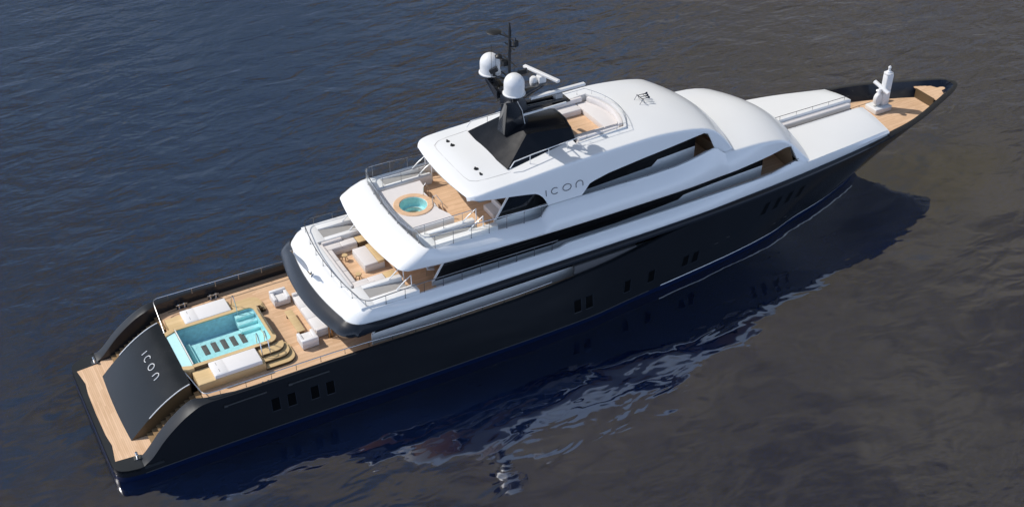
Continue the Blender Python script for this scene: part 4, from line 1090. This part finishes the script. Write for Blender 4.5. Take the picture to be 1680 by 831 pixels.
# recess fronts: inner faces and rails at the front ends of the side decks
rc_ = MB()
rc_.grid([[(48.62-.45*(abs(y)/4.0)**2, y, z-(.75*min(max(abs(y)-3.6, 0)/.6, 1) if z > 6 else 0)) for y in np.linspace(-4.25, 4.25, 25)] for z in (5.40, 6.95)])
M['tan'] = mat('tan_panel', (.30, .20, .12), .5, vary=.08)
part(rc_, 'recess_front', M['tan'], smooth=0)
rc2 = MB(); rc2.grid([[(41.93, y, z) for y in np.linspace(-4.1, 4.1, 13)] for z in (8.05, 8.84)])
part(rc2, 'recess_front', M['tan'], smooth=0)
for sg in (1, -1):
    rail([(x, (U4s(x)-.1)*sg, zU4(x)+.12+lift(x)) for x in (40, 44, 46, 47, 47.8, 48.3)], lambda x, y: zU4(x)-.02+lift(x), 1.6, r=.022, pr=.015, start=4.4, m=M['drail'])
    rail([(x, (B3s(x)-.08)*sg, zB3(x)+.10) for x in (31.5, 34, 36, 38, 39.5, 40.5)], lambda x, y: zB3(x)-.02, 1.6, r=.022, pr=.015, start=1.2, m=M['drail'])

# --- foredeck hatches
for sg in (1, -1):
    ht = MB(); rows = []
    for x in [48.6,49.3,50,51,52,53,54,55,56,56.8,57.2,57.42,57.5]:
        yo = U4s(x); f = sstep(56.9, 57.5, x)
        ys = [.64, 1.4, 2.2, 3.0, yo-.4, yo-.1, yo]
        r = []
        for y in ys:
            z = 6.36+(zU4(x)+.003-6.36)*(y/yo)**2.2-.10*f*f*(1-(y/yo)**6)
            r.append((x, y*sg, z))
        r = [(r[0][0], .62*sg, 5.5), (r[0][0], .62*sg, r[0][2]-.06)]+r
        rows.append(r)
    ht.grid(rows)
    fr_ = rows[-1]
    ht.grid([fr_, [(p[0]+.03, math.copysign(min(abs(p[1]), 3.30), p[1]), min(p[2], 4.45)) for p in fr_]])
    part(ht, 'foredeck_hatch', M['white'], smooth=40)
sl = MB(); sl.box(48.8, 57.6, -.63, .63, 5.3, 5.5); part(sl, 'foredeck_walkway', M['brown'], smooth=0)
tn = MB(); tn.box(50.3, 57.2, .18, .60, 5.5, 6.16); part(tn, 'walkway_locker', M['fabric'], bevel=.12, seg=3)
sn = MB()
for y in (-.48, -.36, -.2): sn.tube([(50.4, y, 5.75), (57.3, y, 5.75)], .03, 6)
part(sn, 'hatch_track', M['dgrey'])
rail([(50.3, .70, 6.62), (54, .70, 6.60), (57.3, .70, 6.58)], lambda x, y: 6.3, 1.5, r=.02, pr=.012, start=.6, m=M['blackm'])
rail([(50.6, -.66, 6.42), (54, -.66, 6.42), (58.3, -.55, 6.40)], lambda x, y: 6.3 if x < 57.5 else 4.5, 1.5, r=.016, pr=.010, start=.6, m=M['blackm'])

# --- bow: cap, lining, deck, raised peak
xb_ = [57.3,57.6,57.8]+[x for x in xt if x > 58]
bc = MB(); bl_ = MB()
def yin(x): return max(yS(x)-.50*(1-.3*sstep(65, 67, x)), 0)
xin = [x for x in xb_ if x < 67.0]
for sg in (1, -1):
    o_ = [(x, yS(x)*sg, zT(x)+.004) for x in xb_]
    m_ = [(min(x, 67.35) if x > 66.9 else x, (yS(x)-.10)*sg if yS(x) > .12 else 0, zT(x)+.05) for x in xb_]
    i_ = [(min(x, 67.0), yin(min(x, 67.0))*sg if x < 67.0 else max(yin(67.0)-(x-67.0)*.6, 0)*sg, zT(x)+.03) for x in xb_]
    bc.grid([o_, m_, i_])
    low = []
    for p in i_:
        xx = min(p[0]-.05, 66.3); low.append((xx, max(min(abs(p[1])-.04, hull_side(xx, 4.42)-.06), 0)*sg, 4.42 if hull_side(xx, 4.42) > .1 else 5.1))
    bl_.grid([i_, low])
part(bc, 'bow_cap', M['band'], smooth=50)
part(bl_, 'bow_lining', mat('navy_bulwark_lining', (.007, .011, .022), .25, coat=.1, spec=.25, vary=.1), smooth=50)
pk = [x for x in xb_ if x < 67]
pk = [x for x in pk if hull_side(x, 4.35) > .12 and x < 66]
ydk = lambda x, z: max(min(yin(x)-.02, hull_side(x, z)-.07), .02)
fd = MB(); fd.prism([(57.0, -3.3)]+[(x, -ydk(x, 4.4)) for x in pk]+[(x, ydk(x, 4.4)) for x in pk[::-1]]+[(57.0, 3.3)], 4.38, 4.45)
part(fd, 'foredeck', M['teak'], smooth=0)
rpk = [x for x in list(np.arange(64.6, 66.3, .15))]
pkq = [(64.55, min(1.55, ydk(64.55, 5.15))), (65.1, min(1.30, ydk(65.1, 5.15))), (65.6, min(1.05, ydk(65.6, 5.15))), (66.0, .80), (66.3, .56), (66.48, .34), (66.56, .12)]
pkb = MB(); pkb.prism([(x, -y) for x, y in pkq]+[(x, y) for x, y in pkq[::-1]], 5.14, 5.22)
part(pkb, 'bow_peak_deck', M['teak'], smooth=0)
rs = MB(); rs.box(64.50, 64.548, -ydk(64.5, 4.45), ydk(64.5, 4.45), 4.45, 5.215); part(rs, 'peak_riser', M['brown'], smooth=0)
fl3 = MB()
for sg in (1,):
    yf_ = ydk(62.3, 4.45)-.06; fl3.box(61.7, 62.3, min(yf_*sg, (yf_-.15)*sg), max(yf_*sg, (yf_-.15)*sg), 4.55, 5.15)
sides(fl3, 'fairlead', M['blackm'], bevel=.05)

# foldable crane on the foredeck
cr0 = MB(); X0, Y0, Z0 = 60.75, .80, 4.45
sq = lambda b: setattr(b, 'v', [(x, y, Z0+(z-Z0)*.87) for x, y, z in b.v])
cr0.box(X0-.85, X0+.75, Y0-.60, Y0+.62, Z0, Z0+.50)
sq(cr0); crane = part(cr0, 'deck_crane', M['offwhite'], bevel=.08, seg=3)
c = MB(); c.box(X0-.02, X0+.62, Y0-.32, Y0+.32, Z0+.5, Z0+1.9); c.box(X0-.02+.06, X0+.68, Y0-.26, Y0+.26, Z0+1.8, Z0+3.35)
sq(c); part(c, 'crane_column', M['offwhite'], parent=crane, bevel=.10, seg=3)
c = MB(); c.prism([(X0+.02+.62*a, Y0-.3+.6*b_) for a, b_ in ((0,.2),(.2,0),(.8,0),(1,.2),(1,.8),(.8,1),(.2,1),(0,.8))], Z0+3.35, Z0+3.5); c.lathe([(0,0),(.2,0),(.17,.12),(.09,.16),(.09,.42),(.12,.44),(.12,.52),(.06,.54),(.06,.62),(0,.63)], (X0+.34, Y0, Z0+3.5), 16)
sq(c); part(c, 'crane_head', M['offwhite'], parent=crane, bevel=.02)
c = MB(); c.tube([(X0-.12, Y0+.78, Z0+2.35), (X0-.06, Y0+.3, Z0+2.2), (X0+.0, Y0-.3, Z0+2.0), (X0+.05, Y0-.62, Z0+1.88)], .17, 12); sq(c); part(c, 'crane_arm', M['offwhite'], parent=crane)
c = MB(); c.lathe([(0,-.16),(.42,-.16),(.46,-.1),(.46,.1),(.42,.16),(0,.16)], (0, 0, 0), 22)
c.v = [(X0-.30+y*0+x*.75, Y0+z, Z0+1.15+y*1.25) for x, y, z in c.v]; c.tube([(X0-.3, Y0, Z0+1.5), (X0-.18, Y0, Z0+2.1)], .15, 10); c.tube([(X0-.35, Y0+.15, Z0+1.9), (X0-.15, Y0+.15, Z0+1.7)], .11, 10)
sq(c); part(c, 'crane_winch', M['offwhite'], parent=crane)
c = MB(); c.lathe([(0,0),(.11,0),(.11,.04),(0,.05)], (X0-.5, Y0-.05, Z0+.5), 14); sq(c); part(c, 'crane_hatch', M['grey'], parent=crane)

# ------------------------------------------------------------------ hull windows and fittings
def hull_window(x0, x1, z0, z1, rake=0, sg=-1):
    def pt(x, z, off):
        y = hull_side(x, z)
        return (x, (y+off)*sg, z)
    def quad(off, g):
        xa, xb = x0-g, x1+g; za, zb = z0-g, z1+g
        return [pt(xa, za, off), pt(xb, za, off), pt(xb+rake, zb, off), pt(xa+rake, zb, off)]
    b = MB(); q = quad(.004, 0); b.poly(q)
    o = part(b, 'hull_window', M['port'], smooth=0)
    fr_ = MB(); qi = quad(.006, 0); qo = quad(.012, .05)
    fr_.grid([[Vector(p) for p in qo], [Vector(p) for p in qi]], close=True)
    part(fr_, 'frame', M['band'], parent=o, smooth=0)
for sg in (-1, 1):
    for xc, zt_ in ((10.12, 2.50), (11.08, 2.46), (12.48, 2.41), (13.44, 2.37)): hull_window(xc-.24, xc+.24, zt_-.86, zt_, 0, sg)
    for xc in (30.25, 31.13): hull_window(xc-.26, xc+.26, 1.22, 2.10, 0, sg)
    hull_window(33.9, 34.38, 1.22, 2.10, .05, sg); hull_window(35.85, 36.35, 1.24, 2.12, .05, sg)
    for xc in (38.95, 39.8): hull_window(xc-.25, xc+.25, 1.38, 2.2, .08, sg)
    for k in range(4): hull_window(45.35+k*1.08, 45.80+k*1.08, 3.10+.08*k, 4.08+.06*k, .25, sg)
    for x, z in ((41.6, 2.2), (42.6, 2.35), (47.2, 1.5), (48.3, 1.6)):
        q = MB(); y = hull_side(x, z); q.box(x-.16, x+.16, min((y-.05)*sg, (y+.02)*sg), max((y-.05)*sg, (y+.02)*sg), z-.05, z+.05); part(q, 'hull_drain', M['blackm'], bevel=.01)
    for x0, x1, z in ((7.2, 9.7, 3.12), (11.0, 13.5, 3.10)):
        q = MB(); q.tube([(x, (hull_side(x, z)+.03)*sg, z) for x in np.linspace(x0, x1, 6)], .055, 8)
        q.tube([(x, (hull_side(x, z)+.04)*sg, z) for x in np.linspace(x0, x0+.22, 3)], .09, 8)
        part(q, 'fender_rail', M['rim'])
